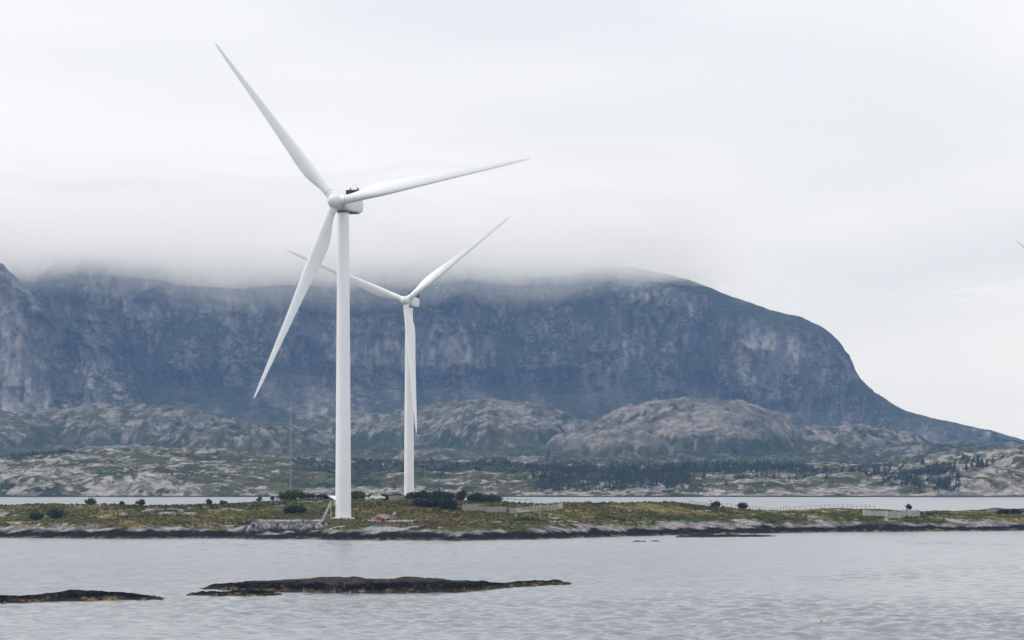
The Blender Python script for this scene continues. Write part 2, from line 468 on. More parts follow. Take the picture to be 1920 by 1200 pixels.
def island_colour(x, y, z):
    rock, tide, wrack = island_zone(x, y, z)
    g1 = fbm_s(x / 20, y / 16, 3, 71); g2 = fbm_s(x / 28, y / 22, 3, 72); g3 = fbm(x / 2.2, y / 1.6, 3, 73)
    heath = mixc((0.058, 0.066, 0.021), (0.076, 0.066, 0.025), sstep(-0.3, 0.5, g1))
    heath = mixc(heath, (0.095, 0.055, 0.025), sstep(0.35, 0.7, g2) * 0.4)
    heath = mixc(heath, (0.16, 0.135, 0.05), sstep(0.25, 0.7, fbm_s(x / 10, y / 6, 3, 74)) * 0.75)
    heath = mixc(heath, (0.030, 0.038, 0.014), sstep(0.15, 0.6, -g1) * 0.8)
    heath = heath * (1 + 0.22 * g3)[..., None]
    heath = mixc(heath, (0.38, 0.36, 0.31), 0.6 * sstep(0.95, 1.15, g3 + 0.3 * fbm(x / 8, y / 8, 2, 75)))
    rc = mixc((0.235, 0.23, 0.228), (0.11, 0.108, 0.11), sstep(-0.3, 0.5, fbm_s(x / 4.5, y / 2.2, 4, 76)))
    rc = mixc(rc, (0.24, 0.205, 0.175), sstep(0.1, 0.6, fbm(x / 12, y / 9, 3, 77)) * 0.5)
    crack = sstep(0.80, 0.95, ridged(x / 4.2 + 0.3 * g3, y / 2.4, 2, 78))
    rc = rc * (1 - 0.65 * crack)[..., None]
    c = mixc(heath, rc, rock)
    c = mixc(c, (0.011, 0.011, 0.013), tide)
    wc = mixc((0.035, 0.028, 0.016), (0.16, 0.125, 0.065), sstep(0.0, 0.7, fbm(x / 1.1, y / 1.1, 3, 79)))
    c = mixc(c, wc, wrack)
    rip = sstep(-70.5, -69, x) * sstep(-48.5, -50, x) * sstep(754, 756, y) * sstep(771.5, 770, y)  # dark gaps between the riprap stones, painted into the ground colour
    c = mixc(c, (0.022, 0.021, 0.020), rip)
    on = sstep(-70, -66, x) * sstep(-23, -27, x) * sstep(4.6, 3.6, np.abs(y - road_y(x)))
    c = mixc(c, np.array((0.19, 0.185, 0.17)), on)
    return np.clip(c, 0.004, 0.8)
def build_island():
    xs = np.concatenate([np.arange(-240, -165, 4.0), np.arange(-165, 175, 0.62), np.arange(175, 345, 4.0)])
    ys = np.concatenate([np.arange(715, 745, 1.0), np.arange(745, 800, 0.55), np.arange(800, 905, 0.75), np.arange(905, 1385, 6.0)])
    X, Y = np.meshgrid(xs, ys)
    Z = island_height(X, Y)
    o = link('island_ground', grid_mesh('island_ground', X, Y, Z, M['island'], island_colour(X, Y, Z)))
    tag(o, 'low heath covered island with pale rock shore and black tide band', None, kind='structure')
build_island()

def gz(x, y): return float(island_height(np.array([x]), np.array([y]))[0])
def crest_d(px, d0=760, d1=900):
    D = np.arange(d0, d1, 1.0); x = WX(px, D)
    return float(D[np.argmax((island_height(x, D) - CH) / D)])
def ground_d(px, py, d0=735, d1=1300):
    """distance at which the island's ground shows at this point of the photo"""
    D = np.arange(d0, d1, 0.5); x = WX(px, D); yy = HZ - F * (island_height(x, D) - CH) / D
    k = np.nonzero(yy <= py)[0]
    return float(D[k[0]]) if len(k) else crest_d(px)

# gravel road sheet lying on the shelf
def build_road():
    xs = np.linspace(-65.5, -27.5, 90)
    ts = np.linspace(-1, 1, 9)
    X = np.repeat(xs[None, :], 9, 0)
    half = 3.1 + 0.25 * vnoise(xs / 3, xs * 0, 5)
    Y = road_y(xs)[None, :] + ts[:, None] * half[None, :]
    Z = island_height(X, Y, True) + 0.05
    Z[0] -= 0.12; Z[-1] -= 0.12
    tag(link('gravel_road', grid_mesh('gravel_road', X, Y, Z, M['gravel'])), 'grey gravel track along the shore below the heath', None, kind='structure')
build_road()

# ---------------------------------------------------------------- far coast
COAST_H = [(-500, 34), (-100, 30), (0, 31), (150, 36), (300, 39), (420, 36), (520, 31), (620, 27), (700, 27), (850, 28), (1000, 24), (1150, 24),
           (1290, 25), (1480, 25), (1600, 24), (1680, 26), (1760, 33), (1850, 35), (1920, 40), (2050, 48), (2400, 55)]
def coast_height(x, y):
    px = CX + F * x / y
    yc = 2195 + 9 * fbm(x / 60, x * 0 + 2, 3, 101) + 3 * vnoise(x / 9, x * 0 + 4, 102)
    d = y - yc
    h = np.interp(px, [p[0] for p in COAST_H], [p[1] for p in COAST_H])
    t = np.interp(d, [-60, 0, 6, 25, 90, 220, 460, 900], [-0.25, 0, 0.07, 0.22, 0.42, 0.68, 1.0, 0.92])
    z = t * h
    a = sstep(0, 70, d)
    z = z + a * (4.2 * fbm(x / 95, y / 70, 3, 111) + 2.6 * (ridged(x / 55, y / 38, 2, 112) - 0.3) * (0.4 + 0.6 * a))
    z = z + sstep(0, 25, d) * (1.5 * (ridged(x / 21, y / 13, 3, 113) - 0.2) + 0.8 * fbm(x / 7, y / 5, 3, 114))
    # big whaleback outcrops on the right shore
    for (cpx, cd, hw, dp, hh) in ((1845, 70, 85, 55, 9), (1560, 95, 70, 60, 5), (1400, 90, 80, 50, 4), (1920, 210, 60, 90, 8), (60, 40, 70, 45, 5), (245, 45, 90, 50, 6)):
        q = ((px - cpx) / hw) ** 2 + ((d - cd) / dp) ** 2
        z = z + hh * np.clip(1 - q, 0, 1) ** 0.7 * sstep(0, 12, d)
    return z, d, px
def coast_colour(x, y, z, d, px):
    n1 = fbm_s(x / 34, y / 30, 4, 121); n2 = fbm_s(x / 7, y / 9.0, 5, 122, .7); n3 = fbm(x / 60, y / 45, 3, 123)
    bias = np.interp(px, [0, 400, 560, 700, 1000, 1280, 1340, 1700, 1920], [0.14, 0.08, -0.12, -0.15, -0.22, -0.2, 0.16, 0.12, 0.30])
    rockv = 0.55 * n1 + 1.0 * n2 + bias + 0.45 * sstep(45, 5, d) - 0.17
    rock = sstep(-0.02, 0.16, rockv)
    heath = mixc((0.045, 0.050, 0.021), (0.024, 0.033, 0.015), sstep(-0.3, 0.5, n3))
    heath = mixc(heath, (0.075, 0.072, 0.030), sstep(0.2, 0.6, fbm(x / 30, y / 30, 3, 125)) * 0.7)
    rc = mixc((0.235, 0.22, 0.205), (0.11, 0.106, 0.10), sstep(-0.3, 0.5, fbm_s(x / 9, y / 6, 4, 124)))
    crack = sstep(0.84, 0.96, ridged(x / 17 + 0.25 * n2, y / 10, 2, 126))
    rc = rc * (1 - 0.7 * crack)[..., None]
    c = mixc(heath, rc, rock)
    c = mixc(c, (0.030, 0.030, 0.032), sstep(0.25, -0.1, z - (0.95 + 0.3 * fbm(x / 14, y / 14, 2, 127))))
    return np.clip(c, 0.004, 0.8)
def build_coast():
    u = np.concatenate([np.linspace(-0.45, -0.2, 30)[:-1], np.linspace(-0.2, 0.2, 620), np.linspace(0.2, 0.45, 30)[1:]])
    d = np.concatenate([np.arange(2150, 2192, 6.0), np.arange(2192, 2330, 1.3), np.arange(2330, 2720, 3.2), np.arange(2720, 3300, 14.0)])
    Y = np.repeat(d[:, None], len(u), 1); X = Y * u[None, :]
    Z, dd, px = coast_height(X, Y)
    o = link('coast_ground', grid_mesh('coast_ground', X, Y, Z, M['coast'], coast_colour(X, Y, Z, dd, px)))
    tag(o, 'pale rocky shore with heath across the sound', None, kind='structure')
build_coast()

# ---------------------------------------------------------------- foothills
DOMES = [(1310, 752, 4050, 215, 420, 1.05), (1150, 800, 3800, 120, 260, 1.0), (920, 756, 4350, 230, 420, .6), (700, 780, 4450, 190, 380, .45), (480, 800, 4000, 170, 320, .45),
         (215, 762, 4350, 260, 380, .45), (-80, 770, 4200, 220, 380, .3), (1570, 800, 4300, 210, 380, .55), (1780, 835, 4000, 170, 350, .3), (240, 838, 3250, 190, 160, .7),
         (1010, 850, 3300, 110, 140, .2), (800, 842, 3350, 80, 120, .5)]
def build_foothills():
    u = np.concatenate([np.linspace(-0.5, -0.2, 40)[:-1], np.linspace(-0.2, 0.2, 540), np.linspace(0.2, 0.5, 40)[1:]])
    d = np.concatenate([np.arange(3000, 3500, 10.0), np.arange(3500, 4400, 7.5), np.arange(4400, 5400, 14.0)])
    Y = np.repeat(d[:, None], len(u), 1); X = Y * u[None, :]
    px = CX + F * u[None, :] + 0 * Y
    base = 26 + 14 * sstep(3150, 4300, Y) + (24 * sstep(3150, 4300, Y) + 55 * sstep(4350, 5200, Y)) * sstep(1780, 1420, px)
    Z = base + 5 * fbm(X / 160, Y / 160, 3, 131)
    rk = np.zeros_like(Z)
    warp = 30 * fbm(X / 130, Y / 170, 4, 132)
    for (cpx, yt, yd, hw, dp, rock) in DOMES:
        top = WZ(yt, yd)
        q = ((px + warp - cpx) / hw) ** 2 + ((Y + warp * 2 - yd) / dp) ** 2
        s = np.clip(1 - q, 0, 1)
        bump_ = s ** 0.62
        zz = base + (top - base) * bump_
        Z = np.maximum(Z, zz)
        rk = np.maximum(rk, rock * sstep(0.02, 0.25, s))
    Z = Z + sstep(30, 60, Z) * (7 * (ridged(X / 120, Y / 110, 4, 133) - 0.3) + 4.5 * fbm(X / 34, Y / 46, 4, 134, .55)) + 2.6 * fbm(X / 10, Y / 14, 2, 135)
    Z = np.where(Y > 5000, Z - (Y - 5000) * 0.2, Z)
    n1 = fbm_s(X / 70, Y / 60, 4, 141); n2 = fbm_s(X / 11, Y / 19, 5, 142, .7)
    rockv = (rk - 0.5) * 1.0 + 0.30 * n1 + 1.1 * n2 + 0.02
    rock = sstep(-0.25, 0.30, rockv)
    veg = mixc((0.022, 0.031, 0.016), (0.040, 0.046, 0.021), sstep(-0.3, 0.5, fbm(X / 120, Y / 120, 3, 143)))
    rc = mixc((0.175, 0.166, 0.157), (0.088, 0.086, 0.083), sstep(-0.35, 0.5, fbm_s(X / 25, Y / 20, 4, 144)))
    rc = rc * (1 - 0.65 * np.maximum(sstep(0.78, 0.94, ridged(X / 60 + Y / 130 + 0.25 * n2, Y / 70 - X / 150, 2, 145)), sstep(0.80, 0.95, ridged(X / 22 - Y / 60 + 0.2 * n2, Y / 34, 2, 147))))[..., None]
    veg = veg * (1 + 0.55 * fbm_s(X / 7, Y / 14, 3, 146))[..., None]
    c = np.clip(mixc(veg, rc, rock * 0.92), 0.004, 0.8)
    tag(link('foothill_ground', grid_mesh('foothill_ground', X, Y, Z, M['foothill'], c)), 'rounded rocky foothills below the cliffs', None, kind='structure')
build_foothills()

# ---------------------------------------------------------------- the mountain and its spur
SKY_LINE = [(-1400, 470), (-300, 462), (0, 462), (500, 468), (900, 478), (1150, 497), (1240, 512), (1285, 524), (1335, 543), (1395, 569), (1440, 587), (1500, 597),
            (1540, 615), (1568, 640), (1590, 668), (1603, 695), (1610, 713), (1640, 737), (1700, 772), (1750, 785), (1800, 794), (1860, 808), (1920, 826), (2050, 852), (2300, 874), (3000, 884)]
def build_mountain(name, label, line, ytop, ycl, yfoot, u, nrow, cliff0, cliff1, seed, flute, zfoot=40.0, bare=0.0, tone=1.0):
    px = CX + F * u
    s = np.interp(px, [p[0] for p in line], [p[1] for p in line])
    ztop = CH + (HZ - s) / F * ytop
    t = np.linspace(0, 1, nrow)
    # profile: talus, cliff, rounded brow, plateau
    zf = np.interp(t, [0, .28, .36, .74, .84, .92, 1.0], [0, cliff0 * .78, cliff0, cliff1, .955, 1.0, .90])
    yy = np.interp(t, [0, .28, .36, .74, .84, .92, 1.0], [yfoot, ycl - 90, ycl, ycl + 170, ycl + 0.45 * (ytop - ycl) + 80, ytop, ytop + 900])
    k = np.ones(9) / 9
    zf = np.convolve(np.pad(zf, 4, mode='edge'), k, 'valid'); yy = np.convolve(np.pad(yy, 4, mode='edge'), k, 'valid')
    zf[0] = 0
    Z = zfoot + (ztop[None, :] - zfoot) * zf[:, None]
    Z = np.where((ztop < zfoot + 5)[None, :], np.minimum(Z, ztop[None, :]), Z)
    Y0 = np.repeat(yy[:, None], len(px), 1)
    xr = u[None, :] * ycl + 0 * Z
    steep = (sstep(cliff0 * 0.75, cliff0 * 1.05, zf) * sstep(0.985, cliff1 * 0.9, zf))[:, None]
    Y = Y0 + 150 * fbm(xr / 420, Z / 900, 3, seed) * (0.35 + 0.65 * steep)
    Y = Y - steep * flute * (95 * (ridged(xr / 150 + 0.3 * fbm(xr / 60, Z / 80, 2, seed + 9), Z / 480, 3, seed + 1) - 0.2) + 44 * ridged(xr / 46 + 0.3 * fbm(xr / 30, Z / 60, 2, seed + 8), Z / 210, 3, seed + 2) + 24 * fbm(xr / 17, Z / 45, 4, seed + 3, .6))
    Y = Y - steep * 16 * np.abs(fbm(xr / 70, Z / 36, 4, seed + 4, .6))
    Y = Y - (1 - steep) * 34 * fbm(xr / 60, Z / 40, 5, seed + 5, .6)
    Z = Z + 6 * fbm(xr / 55, Y / 70, 4, seed + 6) * sstep(0, 0.15, zf)[:, None] * (1 - 0.6 * sstep(.8, .95, zf))[:, None]
    X = u[None, :] * Y0
    vst = fbm_s(xr / 30, Z / 110, 5, seed + 11, .65); blot = fbm(xr / 120, Z / 90, 4, seed + 12); fine = fbm_s(xr / 9, Z / 34, 3, seed + 13, .6)
    rc = mixc((0.092, 0.091, 0.094), (0.042, 0.043, 0.047), sstep(-0.35, 0.4, vst))
    rc = mixc(rc, (0.145, 0.14, 0.14), sstep(0.45, 0.85, 0.8 * fine + 0.4 * blot) * 0.8)
    vg = mixc((0.018, 0.025, 0.015), (0.034, 0.039, 0.020), sstep(-0.3, 0.5, blot))
    vg = vg * (1 + 0.75 * fbm(xr / 9, Y / 16 + Z / 9, 3, seed + 14))[..., None]
    dz = np.gradient(Z, axis=0); dy = np.gradient(Y, axis=0)
    sl = np.abs(dz) / (np.hypot(dz, dy) + 1e-6)
    rock = sstep(0.40, 0.80, sl + 0.20 * blot + 0.22 * fine) * (0.35 + 0.65 * steep) + 0.60 * sstep(0.30 - bare, 0.62 - bare, blot + 0.6 * fbm(xr / 14, Y / 20 + Z / 14, 3, seed + 15))
    wob = 0.35 * fbm(xr / 40, Z / 50, 3, seed + 21)
    crack = np.maximum(sstep(0.72, 0.92, ridged(xr / 48 + wob, Z / 420 + wob, 2, seed + 22)), 0.8 * sstep(0.80, 0.95, ridged(xr / 15 + wob, Z / 110, 2, seed + 23)))
    rc = rc * (tone * (1 - 0.6 * crack))[..., None]                 # darker crack lines drawn into the rock colour
    scree = sstep(0.05, 0.45, fbm_s(xr / 38 + Z / 160, Z / 150, 4, seed + 26, .6)) * (sstep(cliff0 * 0.35, cliff0 * 0.8, zf) * sstep(cliff0 * 1.15, cliff0 * 0.9, zf))[:, None]
    rock = np.clip(rock + 0.55 * scree + 0.35 * sstep(0.25, 0.6, fbm(xr / 22, Z / 16, 4, seed + 27, .65)) * (1 - steep), 0, 1)
    ledge = sstep(0.30, 0.55, fbm_s(xr / 60, Z / 17 + xr / 150, 4, seed + 24)) * sstep(-0.3, 0.3, fbm(xr / 90, Z / 110, 3, seed + 25))
    rock = np.clip(rock, 0, 1) * (1 - 0.85 * ledge * (1 - bare))
    c = np.clip(mixc(vg, rc, rock), 0.004, 0.8)
    tag(link(name, grid_mesh(name, X, Y, Z, M['mountain'], c)), label, None, kind='structure')
build_mountain('mountain', 'broad cliff sided mountain with its top lost in cloud', SKY_LINE, 6300.0, 5650.0, 4650.0,
               np.concatenate([np.linspace(-0.55, -0.2, 60)[:-1], np.linspace(-0.2, 0.2, 640), np.linspace(0.2, 0.5, 50)[1:]]), 282, .40, .86, 201, 1.0, tone=1.45, bare=0.06)
SPUR_LINE = [(-1400, 400), (-200, 440), (0, 488), (55, 545), (90, 585), (118, 604), (165, 618), (205, 642), (240, 676), (256, 715), (268, 748), (300, 790), (380, 812), (520, 830)]
build_mountain('mountain_spur', 'paler rock spur descending in front of the cliffs', SPUR_LINE, 5150.0, 4900.0, 4500.0,
               np.concatenate([np.linspace(-0.45, -0.2, 40)[:-1], np.linspace(-0.2, -0.085, 240)]), 160, .30, .80, 301, 0.45, bare=0.35, tone=1.9)

# ---------------------------------------------------------------- wind turbines
BLADE_R = 54.0
def airfoil(n=20):
    pts = []
    for i in range(n):
        t = 2 * math.pi * i / n
        xc = 0.5 + 0.5 * math.cos(t)                       # 1 = trailing edge, 0 = leading edge
        th = 5 * (0.2969 * math.sqrt(max(xc, 0)) - 0.126 * xc - 0.3516 * xc ** 2 + 0.2843 * xc ** 3 - 0.1030 * xc ** 4)
        pts.append((xc, th if t <= math.pi else -th, math.cos(t), math.sin(t)))
    return pts
def blade_mesh():
    st = [0, .01, .035, .06, .09, .13, .17, .21, .26, .32, .40, .48, .56, .64, .72, .80, .87, .92, .955, .98, .993, 1.0]
    ch = [(0, 2.3), (.035, 2.3), (.06, 2.4), (.09, 2.75), (.13, 3.4), (.17, 3.85), (.21, 4.0), (.26, 3.85), (.32, 3.5), (.40, 3.02), (.56, 2.25), (.72, 1.62), (.87, 1.08), (.955, .68), (.98, .46), (.993, .28), (1, .08)]
    tr = [(0, 1), (.035, 1), (.06, .93), (.09, .74), (.13, .53), (.17, .42), (.21, .36), (.32, .27), (.5, .21), (.8, .17), (1, .15)]
    tw = [(0, 16), (.2, 13), (.35, 7.5), (.5, 4.5), (.75, 1.8), (1, 0)]
    foil = airfoil(); rings = []
    for s in st:
        c = np.interp(s, *zip(*ch)); k = np.interp(s, *zip(*tr)); a = R(np.interp(s, *zip(*tw)) + 3.0)
        round_ = float(np.clip((k - 0.42) / 0.55, 0, 1))
        r = s * BLADE_R; ring = []
        pre = -1.3 * s ** 2.4                               # tips bend upwind
        for xc, th, cc, ss in foil:
            ax = 0.30 - xc; ay = th * k
            lx = ax * c * (1 - round_) + (-cc * 0.5) * c * round_
            ly = ay * c * (1 - round_) + ss * 0.5 * c * k * round_
            X = lx * math.cos(-a) - ly * math.sin(-a); Y = lx * math.sin(-a) + ly * math.cos(-a)
            ring.append((X, Y + pre, r))
        rings.append(ring[::-1])
    return MB().loft(rings).mesh('blade', M['blade'])
def spinner_mesh():
    prof = [(0.02, 2.75), (0.45, 2.68), (0.95, 2.42), (1.42, 1.95), (1.75, 1.3), (1.92, 0.5), (1.95, -0.4), (1.90, -1.25), (1.72, -1.6)]
    return MB().lathe(prof[::-1], 40).mesh('hub', M['nacelle'])
def rrect(w, h, zc, y, rad=0.7, n=5):
    pts = []
    for cx, cz, a0 in ((w / 2 - rad, h / 2 - rad, 0), (-w / 2 + rad, h / 2 - rad, 90), (-w / 2 + rad, -h / 2 + rad, 180), (w / 2 - rad, -h / 2 + rad, 270)):
        for i in range(n):
            a = R(a0 + 90 * i / (n - 1)); pts.append((cx + rad * math.cos(a), y, zc + cz + rad * math.sin(a)))
    return pts
def nacelle_mesh():
    rings = [rrect(3.1, 3.1, 2.15, -2.6, 1.3), rrect(3.5, 3.6, 2.0, -2.0, 1.0), rrect(3.9, 4.0, 1.95, -0.8, .6), rrect(3.95, 4.05, 1.95, 2.0, .5),
             rrect(3.95, 4.0, 1.97, 6.0, .5), rrect(3.9, 3.75, 2.05, 8.2, .55), rrect(3.5, 3.2, 2.1, 9.3, .6), rrect(3.0, 2.6, 2.1, 9.6, .7)]
    return MB().loft(rings).mesh('nacelle', M['nacelle'])
TM = {}
def turbine_meshes():
    TM['blade'] = blade_mesh(); TM['hub'] = spinner_mesh(); TM['nacelle'] = nacelle_mesh()
    TM['root_collar'] = MB().lathe([(1.155, 0), (1.24, .03), (1.24, .20), (1.165, .24)], 32, cap=False).mesh('root_collar', M['nacelle'])
    TM['joint_seam'] = MB().lathe([(1.153, 0), (1.172, .01), (1.172, .07), (1.153, .08)], 32, cap=False).mesh('joint_seam', M['seam'])
    TM['receptor'] = MB().tube((0, -.05, 0), (0, .05, 0), .16, n=10).mesh('lightning_receptor', M['seam'])
    TM['underside'] = MB().box((0, 4.2, -.10), (2.9, 7.6, .18), bev=.05).box((0, 2.2, -.22), (1.9, 1.6, .12)).box((0, 5.6, -.22), (1.6, 2.6, .12)).mesh('floor_hatch', M['seam'])  # dark panels carry the shade under the nacelle in their colour
    TM['radiator'] = MB().box((0, 7.4, 5.0), (4.2, .28, 2.0)).mesh('radiator', M['radiator'])
    f = MB()
    for sx in (-1, 1): f.box((sx * 2.2, 7.4, 4.85), (.20, .75, 2.5), bev=.05)
    f.box((0, 7.4, 6.1), (4.62, .6, .20), bev=.05); f.box((0, 7.4, 3.98), (4.4, .6, .12))
    TM['cooler_frame'] = f.mesh('cooler_frame', M['dark_metal'])
    TM['fin'] = MB().box((0, 0, 0), (.05, .10, 1.9)).mesh('radiator_fin', M['dark_metal'])
    TM['rod'] = MB().tube((0, 0, 0), (0, 0, 1.5), .05, .03, 6).box((0, 0, 1.5), (.22, .12, .10)).mesh('wind_sensor', M['steel'])
    TM['beacon'] = MB().lathe([(.16, 0), (.16, .12), (.20, .14), (.20, .42), (.12, .52)], 12).mesh('warning_beacon', M['dark_metal'])
    TM['yaw'] = MB().lathe([(1.56, -.55), (1.72, -.5), (1.72, -.06), (1.5, 0)], 32).mesh('yaw_ring', M['seam'])
    TM['neck'] = MB().lathe([(1.55, 0), (1.70, .2), (1.70, 1.1), (1.5, 1.3)], 32).mesh('hub_neck', M['seam'])
    TM['eye'] = MB().tube((0, 0, -.04), (0, 0, .06), .10, n=10).mesh('spinner_vent', M['seam'])
turbine_meshes()
def make_turbine(x, y, zbase, hubz, psi, theta0, label, tilt=R(5), cone=R(2), over=5.0, stair=False):
    root = tag(empty('wind_turbine', (x, y, zbase)), label, 'wind turbine', 'white three bladed wind turbines')
    top = hubz - 2.55 - zbase
    prof = [(2.08, 0.45), (2.06, 2)]
    for k in range(1, 9): prof.append((2.06 - (2.06 - 1.53) * k / 8, 2 + (top - 2) * k / 8))
    tower = MB().lathe(prof, 56).build('tower', M['tower'], root)
    for h in (0.27, 0.60):
        r = 2.08 - 0.55 * h
        MB().lathe([(r - .02, top * h), (r + .012, top * h + .01), (r + .012, top * h + .10), (r - .02, top * h + .11)], 56, cap=False).build('section_joint', M['tower'], tower)
    MB().lathe([(2.08, .30), (2.36, .30), (2.36, .44), (2.3, .47), (2.05, .47)], 48).build('base_flange', M['steel'], root)
    MB().lathe([(3.15, -1.8), (3.05, .12), (2.95, .30), (1.0, .305)], 48).build('foundation', M['concrete'], root)
    a = -psi
    rz = Matrix.Rotation(a, 4, 'Z')
    nac = link('nacelle', TM['nacelle'], root); nac.matrix_basis = Matrix.Translation((0, 0, top + .55)) @ rz
    link('yaw_ring', TM['yaw'], nac)
    link('floor_hatch', TM['underside'], nac)
    link('radiator', TM['radiator'], nac); link('cooler_frame', TM['cooler_frame'], nac)
    for i in range(9): link('radiator_fin', TM['fin'], nac, (-1.9 + i * .475, 7.22, 5.0))
    for dx in (-.55, .45): link('wind_sensor', TM['rod'], nac, (dx, 7.4, 6.2))
    for dx in (-1.15, 1.0): link('warning_beacon', TM['beacon'], nac, (dx, 7.4, 6.2))
    n = Vector((-math.sin(psi) * math.cos(tilt), -math.cos(psi) * math.cos(tilt), math.sin(tilt)))
    u = Vector((math.cos(psi), -math.sin(psi), 0)); w = Vector((math.sin(psi) * math.sin(tilt), math.cos(psi) * math.sin(tilt), math.cos(tilt)))
    hp = Vector((-math.sin(psi) * over, -math.cos(psi) * over, hubz - zbase))
    def frame(ex, ey, ez, p):
        m = Matrix((ex, ey, ez)).transposed().to_4x4(); m.translation = p; return m
    hub = link('hub', TM['hub'], root); hub.matrix_basis = frame(u, n.cross(u), n, hp)
    link('spinner_vent', TM['eye'], hub, (-.35, .3, 2.66))
    nk = link('hub_neck', TM['neck'], nac); nk.matrix_basis = Matrix.Translation((0, -2.2, 2.1)) @ Matrix.Rotation(R(90), 4, 'X')
    for k in range(3):
        t = theta0 + k * 2 * math.pi / 3
        b = (math.cos(t) * u + math.sin(t) * w); ld = (math.sin(t) * u - math.cos(t) * w)
        bc = (b * math.cos(cone) + n * math.sin(cone)).normalized(); ny = -(n * math.cos(cone) - b * math.sin(cone)).normalized()
        bl = link('blade', TM['blade'], root); bl.matrix_basis = frame(ld, ny, bc, hp + bc * 1.35)
        link('root_collar', TM['root_collar'], bl, (0, 0, .25)); link('joint_seam', TM['joint_seam'], bl, (0, 0, 1.75))
        for s in (.82, .90): link('lightning_receptor', TM['receptor'], bl, (-.25, -1.3 * s ** 2.4, s * BLADE_R))
    return root
t1 = make_turbine(T1[0], T1[1], 5.0, WZ(378, 759.3), R(20), R(9.0), 'large white wind turbine on the shore beside the gravel track')
D2 = 1202.0
t2 = make_turbine(WX(767, D2), D2, gz(WX(767, D2), D2), WZ(564, 1197.1), R(14), R(37), 'smaller more distant white wind turbine behind the dark shrubs')
D3 = 1300.0
t3 = make_turbine(WX(2093, D3), D3, gz(WX(2093, D3), D3), WZ(588, D3 - 5), R(20), R(142.5) - R(120), 'wind turbine beyond the right edge, only a blade tip showing')

# steel stair to the tower door
def build_stair():
    y = T1[1] - 0.4
    x1 = T1[0] - 2.1; xt = x1 - 1.2; zt = WZ(947, y); xb = WX(603.5, y); zb = gz(xb, y) - .05
    root = tag(empty('access_stair', (xb, y, zb)), 'grey steel stair climbing to the large tower from the track', 'stair')
    def L(px, py, pz): return (px - xb, py - y, pz - zb)
    n = 15; wd = .5
    step = MB().box((0, 0, 0), (.26, 2 * wd - .06, .04)).mesh('tread', M['steel'])
    for i in range(n):
        f = (i + .6) / n
        link('tread', step, root, L(xb + (xt - xb) * f, y, zb + (zt - zb) * f))
    for sy in (-1, 1):
        MB().tube(L(xb, y + sy * wd, zb), L(xt, y + sy * wd, zt), .09, n=6).build('stringer', M['steel'], root)
        for hh in (.55, 1.05): MB().tube(L(xb, y + sy * wd, zb + hh), L(xt, y + sy * wd, zt + hh), .045, n=6).tube(L(xt, y + sy * wd, zt + hh), L(x1 + .3, y + sy * wd, zt + hh), .045, n=6).build('handrail', M['steel'], root)
        for i in range(6):
            f = i / 5; p = (xb + (xt - xb) * f, y + sy * wd, zb + (zt - zb) * f)
            MB().tube(L(*p), L(p[0], p[1], p[2] + 1.07), .04, n=6).build('baluster', M['steel'], root)
        MB().tube(L(x1 - .1, y + sy * wd, zt), L(x1 - .1, y + sy * wd, zt + 1.07), .04, n=6).build('baluster', M['steel'], root)
        MB().tube(L(xt + .1, y + sy * wd * .8, gz(xt, y) - .3), L(xt + .1, y + sy * wd * .8, zt), .07, n=6).build('support_leg', M['steel'], root)
    MB().box(L((xt + x1) / 2 + .1, y, zt), (1.5, 1.1, .07)).build('platform', M['steel'], root)
build_stair()

# guyed lattice mast behind the shrubs
def build_mast():
    D = 1180.0; x = WX(545, D); z0 = gz(x, D); H = WZ(753, D) - z0
    root = tag(empty('lattice_mast', (x, D, z0)), 'thin dark lattice mast rising behind the shrubs left of the large tower', 'mast')
    w = .36; c = [(w * math.cos(R(90 + 120 * k)), w * math.sin(R(90 + 120 * k))) for k in range(3)]
    for k in range(3): MB().tube((c[k][0], c[k][1], 0), (c[k][0], c[k][1], H), .06, n=6).build('mast_leg', M['mast_steel'], root)
    for k in range(3):
        mb = MB(); a, b = c[k], c[(k + 1) % 3]; z = 0.0; i = 0
        while z < H - 1:
            p, q = (a, b) if i % 2 == 0 else (b, a)
            mb.tube((p[0], p[1], z), (q[0], q[1], z + .9), .026, n=4, caps=False); z += .9; i += 1
        mb.build('lacing', M['mast_steel'], root)
    MB().tube((0, 0, H - .3), (0, 0, H + 1.6), .04, n=6).build('top_rod', M['mast_steel'], root)
    for zz in (H - .4, H * .75):
        MB().tube((0, 0, zz), (-1.1, 0, zz), .03, n=5).lathe([(.09, 0), (.14, .1), (.05, .2)], 8, (-1.1, 0, zz)).build('sensor_boom', M['mast_steel'], root)
build_mast()

